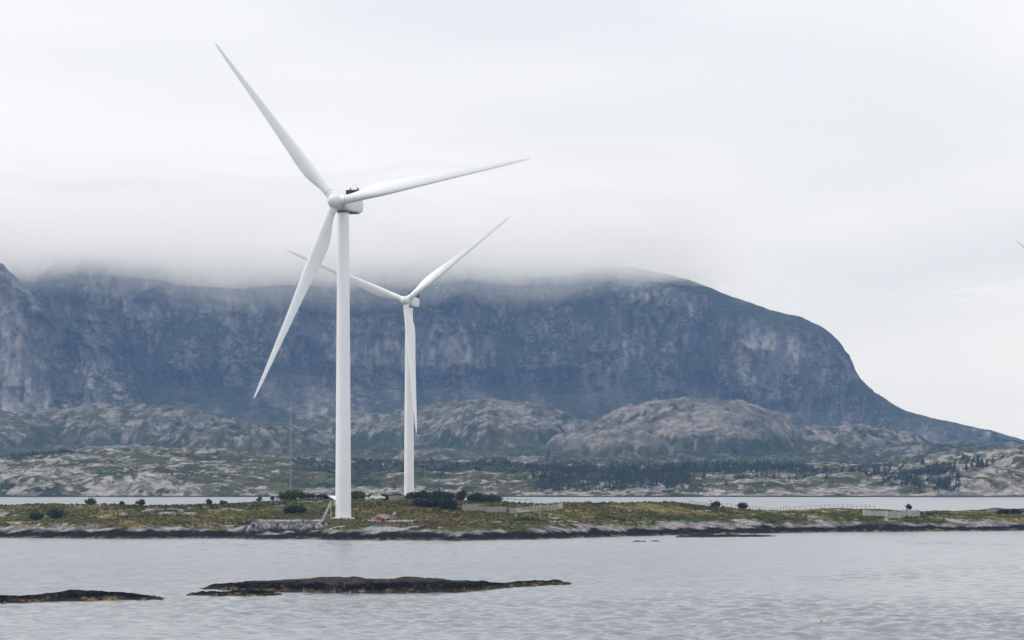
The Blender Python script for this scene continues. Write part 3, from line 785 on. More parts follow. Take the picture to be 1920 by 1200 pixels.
# ---------------------------------------------------------------- cars
def make_car(x, y, rz, paint, label, s=1.0):
    z = gz(x, y) + (0.05 if -66 < x < -27 and abs(y - float(road_y(x))) < 3 else 0.0)
    root = tag(empty('parked_car', (x, y, z), rz), label, 'car', 'cars parked on the island'); root.scale = (s, s, s)
    hw = .86
    # side outline of the body, front towards -Y
    low = [(-2.02, .32), (-2.06, .52), (-1.98, .74), (-1.15, .93), (1.55, .98), (1.95, .93), (2.02, .60), (1.96, .30)]
    rings = []
    for fx, ins in ((-1, .0), (-.93, -.0), (.93, 0), (1, 0)):
        k = .94 if abs(fx) == 1 else 1.0
        rings.append([(fx * hw, yy * (k if abs(yy) > 1.9 else 1), .62 + (zz - .62) * (.9 if abs(fx) == 1 else 1)) for yy, zz in low])
    MB().loft(rings, smooth=False).build('body', M[paint], root)
    cab = [(-1.05, .93), (-.35, 1.40), (.0, 1.46), (.95, 1.45), (1.35, 1.36), (1.78, .97)]
    r2 = []
    for fx in (-1, 1): r2.append([(fx * (hw - .05 - .20 * (zz - .93) / .53), yy, zz) for yy, zz in cab])
    MB().loft(r2, smooth=False).build('cabin', M[paint], root)
    def pane(name, pts, off):
        v = [Vector(p) + Vector(off) for p in pts]; MB().add(v, [(0, 1, 2, 3)]); m = MB(); m.add(v + [q - Vector(off) * .6 for q in v], [(0, 1, 2, 3), (4, 7, 6, 5), (0, 4, 5, 1), (1, 5, 6, 2), (2, 6, 7, 3), (3, 7, 4, 0)])
        m.build(name, M['windscreen'], root)
    pane('windscreen', [(-.70, -.98, .975), (.70, -.98, .975), (.56, -.40, 1.37), (-.56, -.40, 1.37)], (0, -.018, .022))
    pane('rear_window', [(.68, 1.72, 1.03), (-.68, 1.72, 1.03), (-.58, 1.40, 1.33), (.58, 1.40, 1.33)], (0, .022, .018))
    for sx in (-1, 1):
        def sp(yy, zz): return (sx * (hw - .05 - .20 * (zz - .93) / .53), yy, zz)
        pane('side_window', [sp(-.82, .98), sp(.30, .98), sp(.30, 1.38), sp(-.28, 1.38)], (sx * .02, 0, .004))
        pane('side_window', [sp(.38, .98), sp(1.45, 1.0), sp(1.15, 1.36), sp(.38, 1.38)], (sx * .02, 0, .004))
        MB().box((sx * .95, -.72, 1.0), (.16, .10, .12), bev=.03).build('mirror', M[paint], root)
        MB().box((sx * .62, -2.0, .70), (.34, .10, .15), bev=.03).build('headlight', M['lamp_glass'], root)
        MB().box((sx * .70, 1.97, .80), (.20, .10, .24), bev=.03).build('tail_lamp', M['red_paint'], root)
        for yy in (-1.28, 1.28):
            wt = MB().tube((-.10, 0, 0), (.10, 0, 0), .31, n=18).build('wheel', M['rubber'], root, (sx * .80, yy, .31))
            MB().tube((-.115, 0, 0), (.115, 0, 0), .19, n=12).build('rim', M['rim'], wt)
    MB().box((0, -2.06, .50), (.52, .03, .12)).build('number_plate', M['plate'], root)
    MB().box((0, -2.045, .40), (1.5, .04, .10)).build('grille', M['rubber'], root)
    return root
RCX = WX(716.5, 770.0)
make_car(RCX, 770.0, R(24), 'red_paint', 'red car parked at the end of the gravel track', 1.12)
wx = WX(708, 872.0)
make_car(wx, 872.0, R(80), 'white_paint', 'white car parked behind the crest right of the large tower', 1.1)

# ---------------------------------------------------------------- house behind the tower
def build_house():
    D = 885.0; xl, xr = WX(606, D), WX(660.5, D); cx = (xl + xr) / 2; z0 = gz(cx, D) - .3
    root = tag(empty('white_house', (cx, D, z0)), 'white house with pale roof half hidden behind the large tower', 'house')
    W = xr - xl; eave = WZ(938, D) - z0; ridge = WZ(929.5, D) - z0
    MB().box((0, 2.5, eave / 2), (W, 5.0, eave)).build('wall', M['bright'], root)
    hw = W / 2 + .3
    rf = MB(); rf.loft([[(-hw, -.35, eave), (-hw, 2.5, ridge), (-hw, 5.35, eave), (-hw, 5.35, eave - .15), (-hw, 2.5, ridge - .2), (-hw, -.35, eave - .15)],
                        [(hw, -.35, eave), (hw, 2.5, ridge), (hw, 5.35, eave), (hw, 5.35, eave - .15), (hw, 2.5, ridge - .2), (hw, -.35, eave - .15)]], smooth=False)
    roof = rf.build('roof', M['roof'], root)
    g = MB()
    for sx in (-1, 1): g.add([(sx * (W / 2), 0, eave), (sx * W / 2, 2.5, ridge - .1), (sx * W / 2, 5, eave)], [(0, 1, 2)])
    g.build('gable_boards', M['bright'], root)
    # front gable with blue grey boarding
    px0, px1, pc = WX(609.5, D) - cx, WX(628, D) - cx, WX(618.5, D) - cx
    e2 = WZ(938.5, D) - z0; r2 = WZ(930.0, D) - z0
    MB().box(((px0 + px1) / 2, -1.0, e2 / 2), (px1 - px0 - .2, 2.0, e2)).build('porch_wall', M['bright'], root)
    pg = MB(); pg.loft([[(px0 + .1, -2.0, e2), (px1 - .1, -2.0, e2), (pc, -2.0, r2 - .15)], [(px0 + .1, 1.6, e2), (px1 - .1, 1.6, e2), (pc, 1.6, r2 - .15)]], smooth=False); pg.build('porch_gable', M['slate_blue'], root)
    for (a, b) in ((px0 - .35, pc), (px1 + .35, pc)):
        s = MB(); s.loft([[(a, -2.35, e2 - .15), (b, -2.35, r2), (b, -2.35, r2 - .18), (a, -2.35, e2 - .33)], [(a, 1.7, e2 - .15), (b, 1.7, r2), (b, 1.7, r2 - .18), (a, 1.7, e2 - .33)]], smooth=False); s.build('porch_roof', M['roof'], roof)
    for fx in (-.18, .30):
        wd = MB().box((fx * W, -.04, eave - .9), (1.0, .1, 1.1)).build('window', M['bright'], root)
        MB().box((fx * W, -.09, eave - .9), (.82, .04, .92)).build('pane', M['glass'], wd)
build_house()

# ---------------------------------------------------------------- fences
def fpts(path, spacing):
    """points along a path of (column, distance) pairs, about `spacing` metres apart"""
    P = [Vector((WX(a, d), d)) for a, d in path]; out = []
    for a, b in zip(P[:-1], P[1:]):
        n = max(1, round((b - a).length / spacing))
        out += [a.lerp(b, i / n) for i in range(n)]
    out.append(P[-1]); return out
_fm = {}
def fmesh(kind, mat_, size):
    k = (kind, mat_) + tuple(size)
    if k not in _fm: _fm[k] = MB().box((0, 0, 0), size).mesh(kind, M[mat_])
    return _fm[k]
frng = random.Random(8)
def beam(name, a, b, th, mat_, root):
    a, b = Vector(a), Vector(b); d = b - a; L = d.length
    o = link(name, fmesh(name, mat_, (1.0, th[0], th[1])), root)
    o.matrix_basis = Matrix.Translation((a + b) / 2 - root.location) @ d.to_track_quat('X', 'Z').to_matrix().to_4x4() @ Matrix.Diagonal((L, 1, 1, 1))
def rail_fence(label, path, spacing, h, rails, mat_='wood', post=.11, railsize=(.05, .12), brace=0.0, name='rail_fence', cat='fence', sink=0.0):
    pts = fpts(path, spacing); p0 = pts[0]
    root = tag(empty(name, (p0.x, p0.y, gz(p0.x, p0.y))), label, cat)
    top = []
    for p in pts:
        z = gz(p.x, p.y); hh = h * frng.uniform(.93, 1.08); lean = frng.uniform(-.05, .05)
        beam('post', (p.x, p.y, z - .3), (p.x + lean, p.y, z + hh), (post, post), mat_, root)
        if brace: beam('brace', (p.x - brace, p.y - .5, z - .1), (p.x, p.y, z + hh * .95), (post * .9, post * .9), 'wood_pale', root)
        top.append((p, z))
    for r in rails:
        for (p, za), (q, zb) in zip(top[:-1], top[1:]):
            beam('rail', (p.x, p.y - post * .7, za + h * r + frng.uniform(-.04, .04)), (q.x, q.y - post * .7, zb + h * r + frng.uniform(-.04, .04)), railsize, mat_, root)
    return root
def board_fence(label, path, h, mat_='wood', board=.30, gap=.03, name='board_fence', vary=.12, cat='fence', mats=None):
    pts = fpts(path, board + gap); p0 = pts[0]
    root = tag(empty(name, (p0.x, p0.y, gz(p0.x, p0.y))), label, cat)
    for i, (p, q) in enumerate(zip(pts[:-1], pts[1:])):
        c = (p + q) / 2; z = gz(c.x, c.y); d = q - p; hh = h * (1 + frng.uniform(-vary, vary))
        mm = frng.choice(mats) if mats else mat_
        o = link('board', fmesh('board', mm, (board, .04, h)), root)
        o.matrix_basis = Matrix.Translation((c.x - p0.x, c.y - p0.y, z - root.location.z + hh / 2 - .08)) @ Matrix.Rotation(math.atan2(d.y, d.x), 4, 'Z') @ Matrix.Rotation(frng.uniform(-.02, .02), 4, 'Y') @ Matrix.Diagonal((1, 1, (hh + .16) / h, 1))
    for i in range(0, len(pts), 7):
        p = pts[i]; z = gz(p.x, p.y); beam('post', (p.x, p.y + .1, z - .3), (p.x, p.y + .1, z + h), (.10, .10), mat_, root)
    return root
def gd(px, py): return ground_d(px, py)
board_fence('grey board fence at the left end of the sheep pen beside dark shrubs', [(867, gd(867, 957)), (898, gd(898, 958))], 1.75, 'wood', .32)
rail_fence('short open paling gate between two grey board fences', [(900, gd(900, 959)), (911, gd(911, 960))], .55, 1.6, (.35, .75), 'wood_pale', name='paling_gate', cat='gate')
board_fence('long grey board fence in the middle of the sheep pen', [(912, gd(912, 961.5)), (949, gd(949, 962))], 1.55, 'wood', .32)
board_fence('narrow grey board panel where the pale rail fence begins', [(956, gd(956, 963)), (967, gd(967, 963))], 1.45, 'wood', .32)
rail_fence('pale three rail fence running uphill to the right', [(968, gd(968, 962.5)), (1000, gd(1000, 960)), (1047, gd(1047, 955.5))], 2.1, 1.35, (.2, .58, .95), 'wood_pale', post=.15, railsize=(.06, .22))
board_fence('small pale board panel at the upper end of the rail fence', [(1048, gd(1048, 954.5)), (1055.5, gd(1055.5, 954))], 1.55, 'wood_pale', .30)
bd = crest_d(950) + 14
rail_fence('old rail fence with slanting pale props behind the sheep pen', [(940, bd), (965, bd), (997, bd - 4)], 2.3, 1.55, (.95,), 'wood_dark', brace=.9)
rail_fence('broken fence with slanting props inside the sheep pen', [(1003, gd(1003, 951)), (1041, gd(1041, 949))], 2.0, 1.2, (.9,), 'wood', brace=.8)
cf = [(px, crest_d(px, 860) + 2) for px in (1292, 1330, 1380, 1430, 1480, 1530, 1580, 1640)]
rail_fence('long thin post fence along the right hand crest of the island', cf, 1.5, 1.15, (.55, .97), 'wood_dark', post=.09, railsize=(.03, .05), name='post_fence')
board_fence('weathered paling wall leading right to the pen on the low ground', [(1618, gd(1618, 966)), (1667, gd(1667, 971))], 1.9, 'wood', .30, vary=.16, mats=['wood', 'wood', 'wood_pale'])
board_fence('pale weathered paling wall at the right end of the low ground', [(1668, gd(1668, 972)), (1690, gd(1690, 971)), (1725, gd(1725, 969))], 2.1, 'wood_pale', .30, vary=.12, mats=['wood', 'wood_pale', 'wood_pale'])
rail_fence('row of short pale pickets below the big green bush', [(517, crest_d(517) - 1), (560, crest_d(560) - 2), (604, crest_d(604) - 2)], .75, .85, (.6,), 'wood_pale', post=.09, railsize=(.03, .05), name='picket_fence')
board_fence('grey board fence below the distant tower beside the dark shrubs', [(729, crest_d(729) + 4), (761, crest_d(761) + 4)], 1.35, 'wood', .32)

# ---------------------------------------------------------------- riprap below the track
def stone_meshes():
    out = []
    import bmesh
    for k in range(8):
        bm = bmesh.new(); bmesh.ops.create_icosphere(bm, subdivisions=2, radius=.5)
        r = random.Random(k + 50)
        for _ in range(9):                                   # cut flat facets
            nrm = Vector((r.gauss(0, 1), r.gauss(0, 1), r.gauss(0, 1))).normalized(); dd = r.uniform(.26, .42)
            for v in bm.verts:
                e = v.co.dot(nrm) - dd
                if e > 0: v.co -= nrm * e
        me = bpy.data.meshes.new('stone'); bm.to_mesh(me); bm.free()
        me.materials.append(M['stone' if k % 4 else 'stone_pale']); out.append(me)
    return out
STONES = stone_meshes()
def build_riprap():
    r = random.Random(3)
    root = tag(empty('riprap_wall', (WX(540, 765), 765, 2.0)), 'wall of loose grey quarry stones below the gravel track', 'stone wall')
    for row in range(12):
        f = row / 11
        px = 464 + 8 * f + 6 * r.random()
        while px < 614 - 30 * f:
            D = 756.5 + 13.0 * f + r.uniform(-.3, .3); x = WX(px, D); size = r.uniform(.6, 1.45) * (1.15 - .35 * f)
            z = gz(x, D) + size * .22
            o = link('stone', STONES[r.randrange(8)], root, Vector((x, D, z)) - root.location)
            o.rotation_euler = (r.random() * 6, r.random() * 6, r.random() * 6); o.scale = (size * r.uniform(.9, 1.35), size, size * r.uniform(.8, 1.05))
            px += size * F / D * r.uniform(.85, 1.15)
build_riprap()
rs = random.Random(12)
BOULDERS = [(468, 995, 2.2, 'big pale boulder at the left end of the stone wall'), (478, 985, 1.4, 'pale boulder lying on the upper left of the stone wall'), (740, 966, 1.5, 'pale stone lying on the heath right of the red car'),
            (968, 969, 1.2, 'small white stone on the heath below the sheep pen'), (650, 1000, 1.6, 'grey boulder on the shore below the large tower'), (1430, 985, 1.6, 'grey boulder on the right hand shore below the post fence')]
for px, py, sz, lb in BOULDERS:
    D = ground_d(px, py); x = WX(px, D)
    o = link('boulder', STONES[0 if 'pale' in lb or 'white' in lb else 2], None, (x, D, gz(x, D) + sz * .12)); o.scale = (sz * 1.3, sz, sz * .7); o.rotation_euler = (rs.random(), rs.random(), rs.random() * 6)
    tag(o, lb, 'boulder', 'loose boulders along the shore')

# ---------------------------------------------------------------- shrubs
def leaf_cloud(rng, lobes, n, size, cols, flat=.75):
    """n small leaf faces spread through lobes (x, y, z, rx, rz); returns verts, faces, colours"""
    L = np.array(lobes, float); wts = (L[:, 3] ** 2 * L[:, 4]); idx = rng.choice(len(L), n, p=wts / wts.sum())
    d = rng.normal(size=(n, 3)); d /= np.linalg.norm(d, axis=1)[:, None]
    rr = rng.random(n) ** .42
    c = L[idx, :3] + d * rr[:, None] * np.stack([L[idx, 3], L[idx, 3], L[idx, 4]], -1) * (1 + .34 * rng.normal(size=n))[:, None]
    a = rng.normal(size=(n, 3)); a /= np.linalg.norm(a, axis=1)[:, None]
    b = np.cross(a, rng.normal(size=(n, 3))); b /= np.linalg.norm(b, axis=1)[:, None]
    s = size * (0.6 + .8 * rng.random(n))[:, None]
    v = np.stack([c - a * s, c + b * s * flat, c + a * s, c - b * s * flat], 1).reshape(-1, 3)
    f = np.arange(n * 4).reshape(n, 4)
    ci = rng.integers(0, len(cols), n); col = np.array(cols)[ci] * (0.75 + .5 * rng.random(n))[:, None]
    lobe_tone = (0.75 + .5 * rng.random(len(L)))[idx]
    return v, f, np.repeat(col * lobe_tone[:, None], 4, 0)
GREEN = [(.028, .042, .014), (.040, .056, .018), (.055, .068, .022)]
DARK = [(.014, .022, .010), (.024, .036, .014), (.036, .046, .018)]
YEL = [(.060, .070, .020), (.075, .082, .026), (.045, .058, .018)]
def make_shrub(px, D, wpx, hpx, label, seed, cols=GREEN, dens=1.0, lobes_n=7, stem=.25, zoff=0.0, name='shrub', cat='shrub', group=None):
    rng = np.random.default_rng(seed); x = WX(px, D); z = gz(x, D) + zoff
    w, h = wpx / F * D, hpx / F * D
    root = tag(empty(name, (x, D, z)), label, cat, group)
    lobes = []
    for i in range(lobes_n):
        lx = rng.uniform(-.5, .5) * w * .72; ly = rng.uniform(-.35, .35) * min(w, h * 1.6); t = 1 - abs(lx) / (w * .62)
        top = h * (.55 + .45 * t) * rng.uniform(.8, 1.0); rx = rng.uniform(.5, .95) * w / math.sqrt(lobes_n) if lobes_n > 3 else .36 * w
        rx = min(rx, h * .55); rz = min(rx * .9, top * .5)
        lobes.append((lx, ly, max(top - rz, rz * .9 + h * stem * .4), rx, rz))
    for i in range(int(lobes_n * .8)):
        lx = rng.uniform(-.5, .5) * w * .85; r_ = rng.uniform(.10, .18) * w; r_ = min(r_, h * .35)
        lobes.append((lx, rng.uniform(-.3, .3) * min(w, h), h * stem + r_ * .6, r_, r_ * .9))
    n = int(np.clip(w * h * 150 * dens, 160, 3200))
    v, f, c = leaf_cloud(rng, lobes, n, .17 + .012 * w, cols)
    v[:, 2] = np.maximum(v[:, 2], .02)
    link('crown', raw_mesh('crown', v, f, M['leaf'], c), root)
    mb = MB()
    for L in lobes[:max(3, lobes_n - 1)]:
        b = Vector((L[0] * .35, L[1] * .35, -.25)); m_ = Vector((L[0] * .65, L[1] * .65, L[2] * .5)); e = Vector(L[:3])
        mb.tube(b, m_, .07 + .008 * h, .05, 6, False).tube(m_, e, .05, .02, 6, False)
    mb.build('stem', M['bark'], root)
    return root
G = 'shrubs on the island'
def cr(px, off=1.5): return crest_d(px) + off
SHRUBS = [
    (70, gd(70, 976), 21, 17, 'dark round shrub on the heath slope, leftmost of a close pair', DARK, 1.4, 5),
    (101, gd(101, 972), 26, 18, 'dark spreading shrub on the heath slope, right one of a close pair', DARK, 1.4, 6),
    (171, cr(171), 19, 13, 'small round bush on the left skyline of the island', GREEN, 1.2, 5),
    (229, cr(229), 11, 7, 'tiny low bush on the left skyline beside the young tree', DARK, 1.0, 3),
    (262, cr(262), 15, 14, 'young pointed tree on the left skyline of the island', DARK, .8, 4),
    (393.5, cr(393), 12, 11, 'small round bush on the skyline, leftmost of four before the big bush', DARK, 1.2, 4),
    (420, cr(420), 14, 7, 'low straggling bush on the skyline, second of four', DARK, .8, 4),
    (487, cr(487), 9, 11, 'slim open bush on the skyline, third of four before the big bush', GREEN, .7, 3),
    (512, cr(512), 9, 11, 'thin open bush just left of the big green bush', DARK, .6, 3),
    (548, cr(548, 5), 52, 22, 'big green bush under the lattice mast', GREEN, 1.0, 12),
    (580, cr(580, 6), 32, 16, 'green bush joined to the right of the big one under the mast', GREEN, 1.0, 7),
    (551, gd(551, 962), 44, 14, 'dark low bush on the slope below the picket row', DARK, 1.3, 9),
    (606, cr(606, 3), 22, 13, 'dark bush in front of the white house', DARK, 1.2, 6),
    (671, cr(671, 4), 26, 19, 'rounded yellowish bush just right of the large tower', YEL, 1.2, 7),
    (697, cr(697, 4), 9, 14, 'narrow dark bush between the tower and the white car', DARK, 1.1, 3),
    (722, cr(722, 6), 25, 14, 'dark bush right of the white car', DARK, 1.1, 5),
    (745, cr(745, 8), 30, 15, 'dark green bush left of the distant tower behind the board fence', GREEN, 1.0, 6),
    (786, cr(786, 1), 52, 15, 'tall dark shrub at the foot of the distant tower', DARK, 1.2, 15),
    (822, cr(822, 0), 64, 17, 'tallest dark shrub mass right of the distant tower', DARK, 1.2, 18),
    (843, gd(843, 952), 44, 17, 'dark shrub left of the sheep pen', DARK, 1.1, 8),
    (800, gd(800, 950), 56, 15, 'dark low shrub on the slope before the tall shrubs', DARK, 1.1, 9),
    (868, cr(868, 3), 20, 20, 'dark upright shrub behind the left end of the sheep pen', DARK, 1.0, 5),
    (896, cr(896, 4), 40, 20, 'dark bushy shrub behind the sheep pen boards', DARK, 1.0, 9),
    (926, cr(926, 4), 34, 19, 'open dark shrub behind the sheep pen, right end', GREEN, .8, 7),
    (1342, cf[1][1] - 1, 15, 14, 'small round dark bush standing at the long post fence', DARK, 1.4, 5),
    (1392, cf[2][1] - 1, 17, 12, 'dark leaning bush at the long post fence, right of the round one', DARK, 1.4, 5),
    (1703, gd(1703, 968) + 8, 10, 20, 'little dark bush above the pale paling wall', DARK, 1.2, 3),
    (1895, cr(1895, 0), 60, 9, 'low dark bush on the skyline at the right edge', DARK, 1.0, 9),
]
for i, (px, D, w, h, lb, cols, dens, nl) in enumerate(SHRUBS):
    make_shrub(px, D, w, h, lb, 600 + i, cols, dens, nl, group=G)

# heath tufts: one uncountable cover
def build_tufts():
    rng = np.random.default_rng(77); n = 34000
    y = 742 + 150 * rng.random(n) ** 1.25; x = (rng.random(n) * 2.3 - 1.15) * .175 * y
    z = island_height(x, y); rock, tide, wr = island_zone(x, y, z)
    road = (x > -68) & (x < -25) & (np.abs(y - road_y(x)) < 3.8)
    pad = np.hypot(x - T1[0], y - T1[1]) < 3.4
    keep = (rock < .55) & (z > 2.4) & ~road & ~pad
    x, y, z = x[keep], y[keep], z[keep]; n = len(x)
    base = island_colour(x, y, z)
    k = 5; a = rng.random((n, k)) * 6.283; h = (.18 + .30 * rng.random((n, 1)) ** 2) * (.7 + .6 * rng.random((n, k)))
    patch = .7 + .6 * sstep(-.2, .5, fbm(x / 9, y / 9, 2, 88)); h = h * patch[:, None]
    w = .16 + .14 * rng.random((n, k)); sp = .22
    cx = x[:, None] + np.cos(a) * sp * rng.random((n, k)); cyy = y[:, None] + np.sin(a) * sp * rng.random((n, k)); zz = np.repeat(z[:, None] - .03, k, 1)
    b = rng.random((n, k)) * 3.14
    p0 = np.stack([cx - np.cos(b) * w, cyy - np.sin(b) * w, zz], -1); p1 = np.stack([cx + np.cos(b) * w, cyy + np.sin(b) * w, zz], -1)
    p2 = np.stack([cx + np.cos(a) * h * .5, cyy + np.sin(a) * h * .5, zz + h], -1)
    v = np.stack([p0, p1, p2], 2).reshape(-1, 3)
    c = np.repeat(base * (.85 + .35 * rng.random((n, 1))), k * 3, 0)
    tag(link('heath_tufts', raw_mesh('heath_tufts', v, np.arange(len(v)).reshape(-1, 3), M['tuft'], np.clip(c, .004, .6))), 'tussocky grass and heather on the island', None, kind='stuff')
build_tufts()

# ---------------------------------------------------------------- trees across the sound
def coast_z(x, y):
    z, d, px = coast_height(np.asarray(x, float), np.asarray(y, float)); return z
def conifer_arrays(rng, h, w, tiers=9, per=7):
    """a spruce: drooping branch faces in uneven tiers; returns verts and triangle faces"""
    v, f = [], []
    for i in range(tiers):
        t = i / (tiers - 1); zc = h * (.10 + .84 * t); r = w * (1 - t) ** .8 * (.75 + .4 * rng.random()) + .12
        for j in range(per):
            a = 6.283 * (j + rng.random()) / per; rr = r * (.65 + .5 * rng.random()); wd = .30 * r + .12
            tip = (rr * math.cos(a), rr * math.sin(a), zc - .28 * rr); root_ = zc + h * .075
            s, c_ = math.sin(a), math.cos(a); k = len(v)
            v += [(0.05 * c_, .05 * s, root_), (rr * .6 * c_ - wd * s, rr * .6 * s + wd * c_, zc - .25 * rr), tip, (rr * .6 * c_ + wd * s, rr * .6 * s - wd * c_, zc - .25 * rr)]
            f += [(k, k + 1, k + 2), (k, k + 2, k + 3)]
    k = len(v); v += [(.12, 0, h * .9), (-.06, .1, h * .9), (-.06, -.1, h * .9), (0, 0, h)]; f += [(k, k + 1, k + 3), (k + 1, k + 2, k + 3), (k + 2, k, k + 3)]
    return np.array(v), np.array(f)
_trng = np.random.default_rng(5)
PROTO = [conifer_arrays(_trng, 1.0 * 10, 3.4 * s, 5, 5) for s in (.8, 1.0, 1.2, 1.35, .9)]
NEEDLE = np.array([(.009, .017, .010), (.013, .022, .012), (.018, .028, .014)])
def scatter_conifers(name, label, pts, hmin, hmax, seed):
    rng = np.random.default_rng(seed); V, Fc, Cc, off = [], [], [], 0
    zs = coast_z([q[0] for q in pts], [q[1] for q in pts])
    for (x, y), z in zip(pts, zs):
        pv, pf = PROTO[rng.integers(0, len(PROTO))]; s = rng.uniform(hmin, hmax) / 10; a = rng.random() * 6.283
        c, sn = math.cos(a), math.sin(a)
        q = np.stack([pv[:, 0] * c - pv[:, 1] * sn, pv[:, 0] * sn + pv[:, 1] * c, pv[:, 2]], -1) * s + (x, y, z - .3)
        V.append(q); Fc.append(pf + off); off += len(q); Cc.append(np.repeat(NEEDLE[rng.integers(0, 3)][None] * rng.uniform(.45, 1.25), len(q), 0))
    tag(link(name, raw_mesh(name, np.concatenate(V), np.concatenate(Fc), M['needle'], np.concatenate(Cc))), label, None, kind='stuff')
def region(rng, n, px0, px1, d0, d1, fray=0.0):
    d = d0 + (d1 - d0) * rng.random(n); px = px0 + (px1 - px0) * rng.random(n) + rng.normal(0, 9, n) * (rng.random(n) < .5)
    if fray:
        k = fbm(px / 38, d / 40, 3, 900) + fray * .0; m = k > -fray; d, px = d[m], px[m]
    return list(zip(WX(px, 2195 + d), 2195 + d))
_r = np.random.default_rng(31)
woods = region(_r, 2700, 1012, 1292, 22, 330, .75) + region(_r, 1300, 1285, 1510, 200, 400, .65) + region(_r, 260, 1380, 1520, 110, 190, .2) + region(_r, 900, 1500, 1670, 150, 370, .4) \
    + region(_r, 900, 1655, 1782, 40, 260, .6) + region(_r, 160, 1720, 1800, 12, 60, .5)
scatter_conifers('spruce_wood', 'dense dark spruce wood across the sound', woods, 3.5, 7.2, 61)
# single trees on the rock to the right, each a thing of its own
ptrunk = MB().tube((0, 0, -.4), (0, 0, 6.5), .22, .10, 7).mesh('trunk', M['bark'])
pcrowns = [raw_mesh('crown', *conifer_arrays(_trng, 10.0, w_, 10, 8), M['needle'], None) for w_ in (3.0, 3.8, 4.5)]
for me in pcrowns:
    at = me.color_attributes.new('col', 'FLOAT_COLOR', 'POINT'); c4 = np.ones((len(me.vertices), 4), np.float32); c4[:, :3] = NEEDLE[1]; at.data.foreach_set('color', c4.ravel())
SINGLE = [(1812, 70, 7), (1822, 150, 9), (1834, 95, 13), (1841, 100, 10), (1850, 210, 6), (1862, 230, 7), (1800, 260, 6), (1815, 290, 7), (1826, 300, 8), (1869, 60, 4), (1880, 240, 5), (1893, 300, 6), (1906, 330, 6),
          (1850, 85, 6), (1790, 200, 9), (1806, 330, 6), (1730, 330, 8), (1345, 120, 6), (1362, 60, 5), (1550, 60, 5), (1610, 180, 8), (1625, 120, 6), (1320, 150, 7), (985, 120, 5), (1000, 180, 7), (640, 160, 5), (905, 150, 5), (1470, 90, 5)]
rt = random.Random(9)
ORD = ['first', 'second', 'third', 'fourth', 'fifth', 'sixth', 'seventh', 'eighth', 'ninth', 'tenth', 'eleventh', 'twelfth', 'thirteenth', 'fourteenth', 'fifteenth', 'sixteenth', 'seventeenth', 'eighteenth', 'nineteenth']
SINGLE.sort()
ZONES = [(0, 1100, 'left of the big spruce wood'), (1100, 1650, 'between the two dark spruce woods'), (1650, 2000, 'on the pale rocks at right')]
seen = {}
for i, (px, d, h) in enumerate(SINGLE):
    y = 2195.0 + d; x = WX(px, y); z = float(coast_z([x], [y])[0])
    root = empty('spruce_tree', (x, y, z - .2), rt.random() * 6); s = h / 10; root.scale = (s * rt.uniform(.9, 1.3), s * rt.uniform(.9, 1.3), s)
    zone = [q for q in ZONES if q[0] <= px < q[1]][0][2]; k = seen.get(zone, 0); seen[zone] = k + 1
    tag(root, '%s from the left of the single spruces %s' % (ORD[k], zone), 'tree', 'single spruces across the sound')
    link('trunk', ptrunk, root); link('crown', pcrowns[i % 3], root)
# birch woods and scrub: uncountable
def scatter_leafy(name, label, pts, smin, smax, seed, cols, per=26, hfun=coast_z):
    rng = np.random.default_rng(seed); V, Cc = [], []
    P = np.array(pts); z = hfun(P[:, 0], P[:, 1]); n = len(P); s = smin + (smax - smin) * rng.random(n)
    d = rng.normal(size=(n, per, 3)); d /= np.linalg.norm(d, axis=2)[..., None]; d[..., 2] = np.abs(d[..., 2]) * 1.1 - .15
    c = np.stack([P[:, 0], P[:, 1], z], -1)[:, None] + d * (s[:, None] * (.55 + .45 * rng.random((n, per))))[..., None]
    a = rng.normal(size=(n, per, 3)); a /= np.linalg.norm(a, axis=2)[..., None]; b = np.cross(a, rng.normal(size=(n, per, 3))); b /= np.linalg.norm(b, axis=2)[..., None]
    q = (s[:, None] * .38 * (.6 + .7 * rng.random((n, per))))[..., None]
    v = np.stack([c + a * q, c - a * q * .5 + b * q * .8, c - a * q * .5 - b * q * .8], 2).reshape(-1, 3)
    col = np.array(cols)[rng.integers(0, len(cols), n)] * (.7 + .6 * rng.random(n))[:, None]
    tag(link(name, raw_mesh(name, v, np.arange(len(v)).reshape(-1, 3), M['leaf'], np.repeat(col, per * 3, 0))), label, None, kind='stuff')
def hollow(rng, n, px0, px1, d0, d1, thr):
    d = d0 + (d1 - d0) * rng.random(n); px = px0 + (px1 - px0) * rng.random(n); y = 2195 + d; x = WX(px, y)
    m = fbm(x / 60, y / 45, 3, 123) > thr; return list(zip(x[m], y[m]))
birch = region(_r, 900, 655, 1015, 230, 430, .5) + region(_r, 350, -60, 130, 380, 520, .4) + region(_r, 260, 560, 700, 260, 430, .3)
scatter_leafy('birch_wood', 'green birch wood behind the far shore', birch, 2.2, 4.2, 71, [(.035, .052, .020), (.045, .062, .022), (.055, .072, .026)])
scrub = hollow(_r, 1500, -60, 650, 25, 420, .12) + hollow(_r, 700, 650, 1010, 25, 240, .0) + hollow(_r, 700, 1290, 1960, 20, 380, .2)
scatter_leafy('juniper_scrub', 'dark juniper scrub in the hollows of the far shore', scrub, .7, 1.9, 72, [(.022, .034, .017), (.030, .044, .020)], per=14)

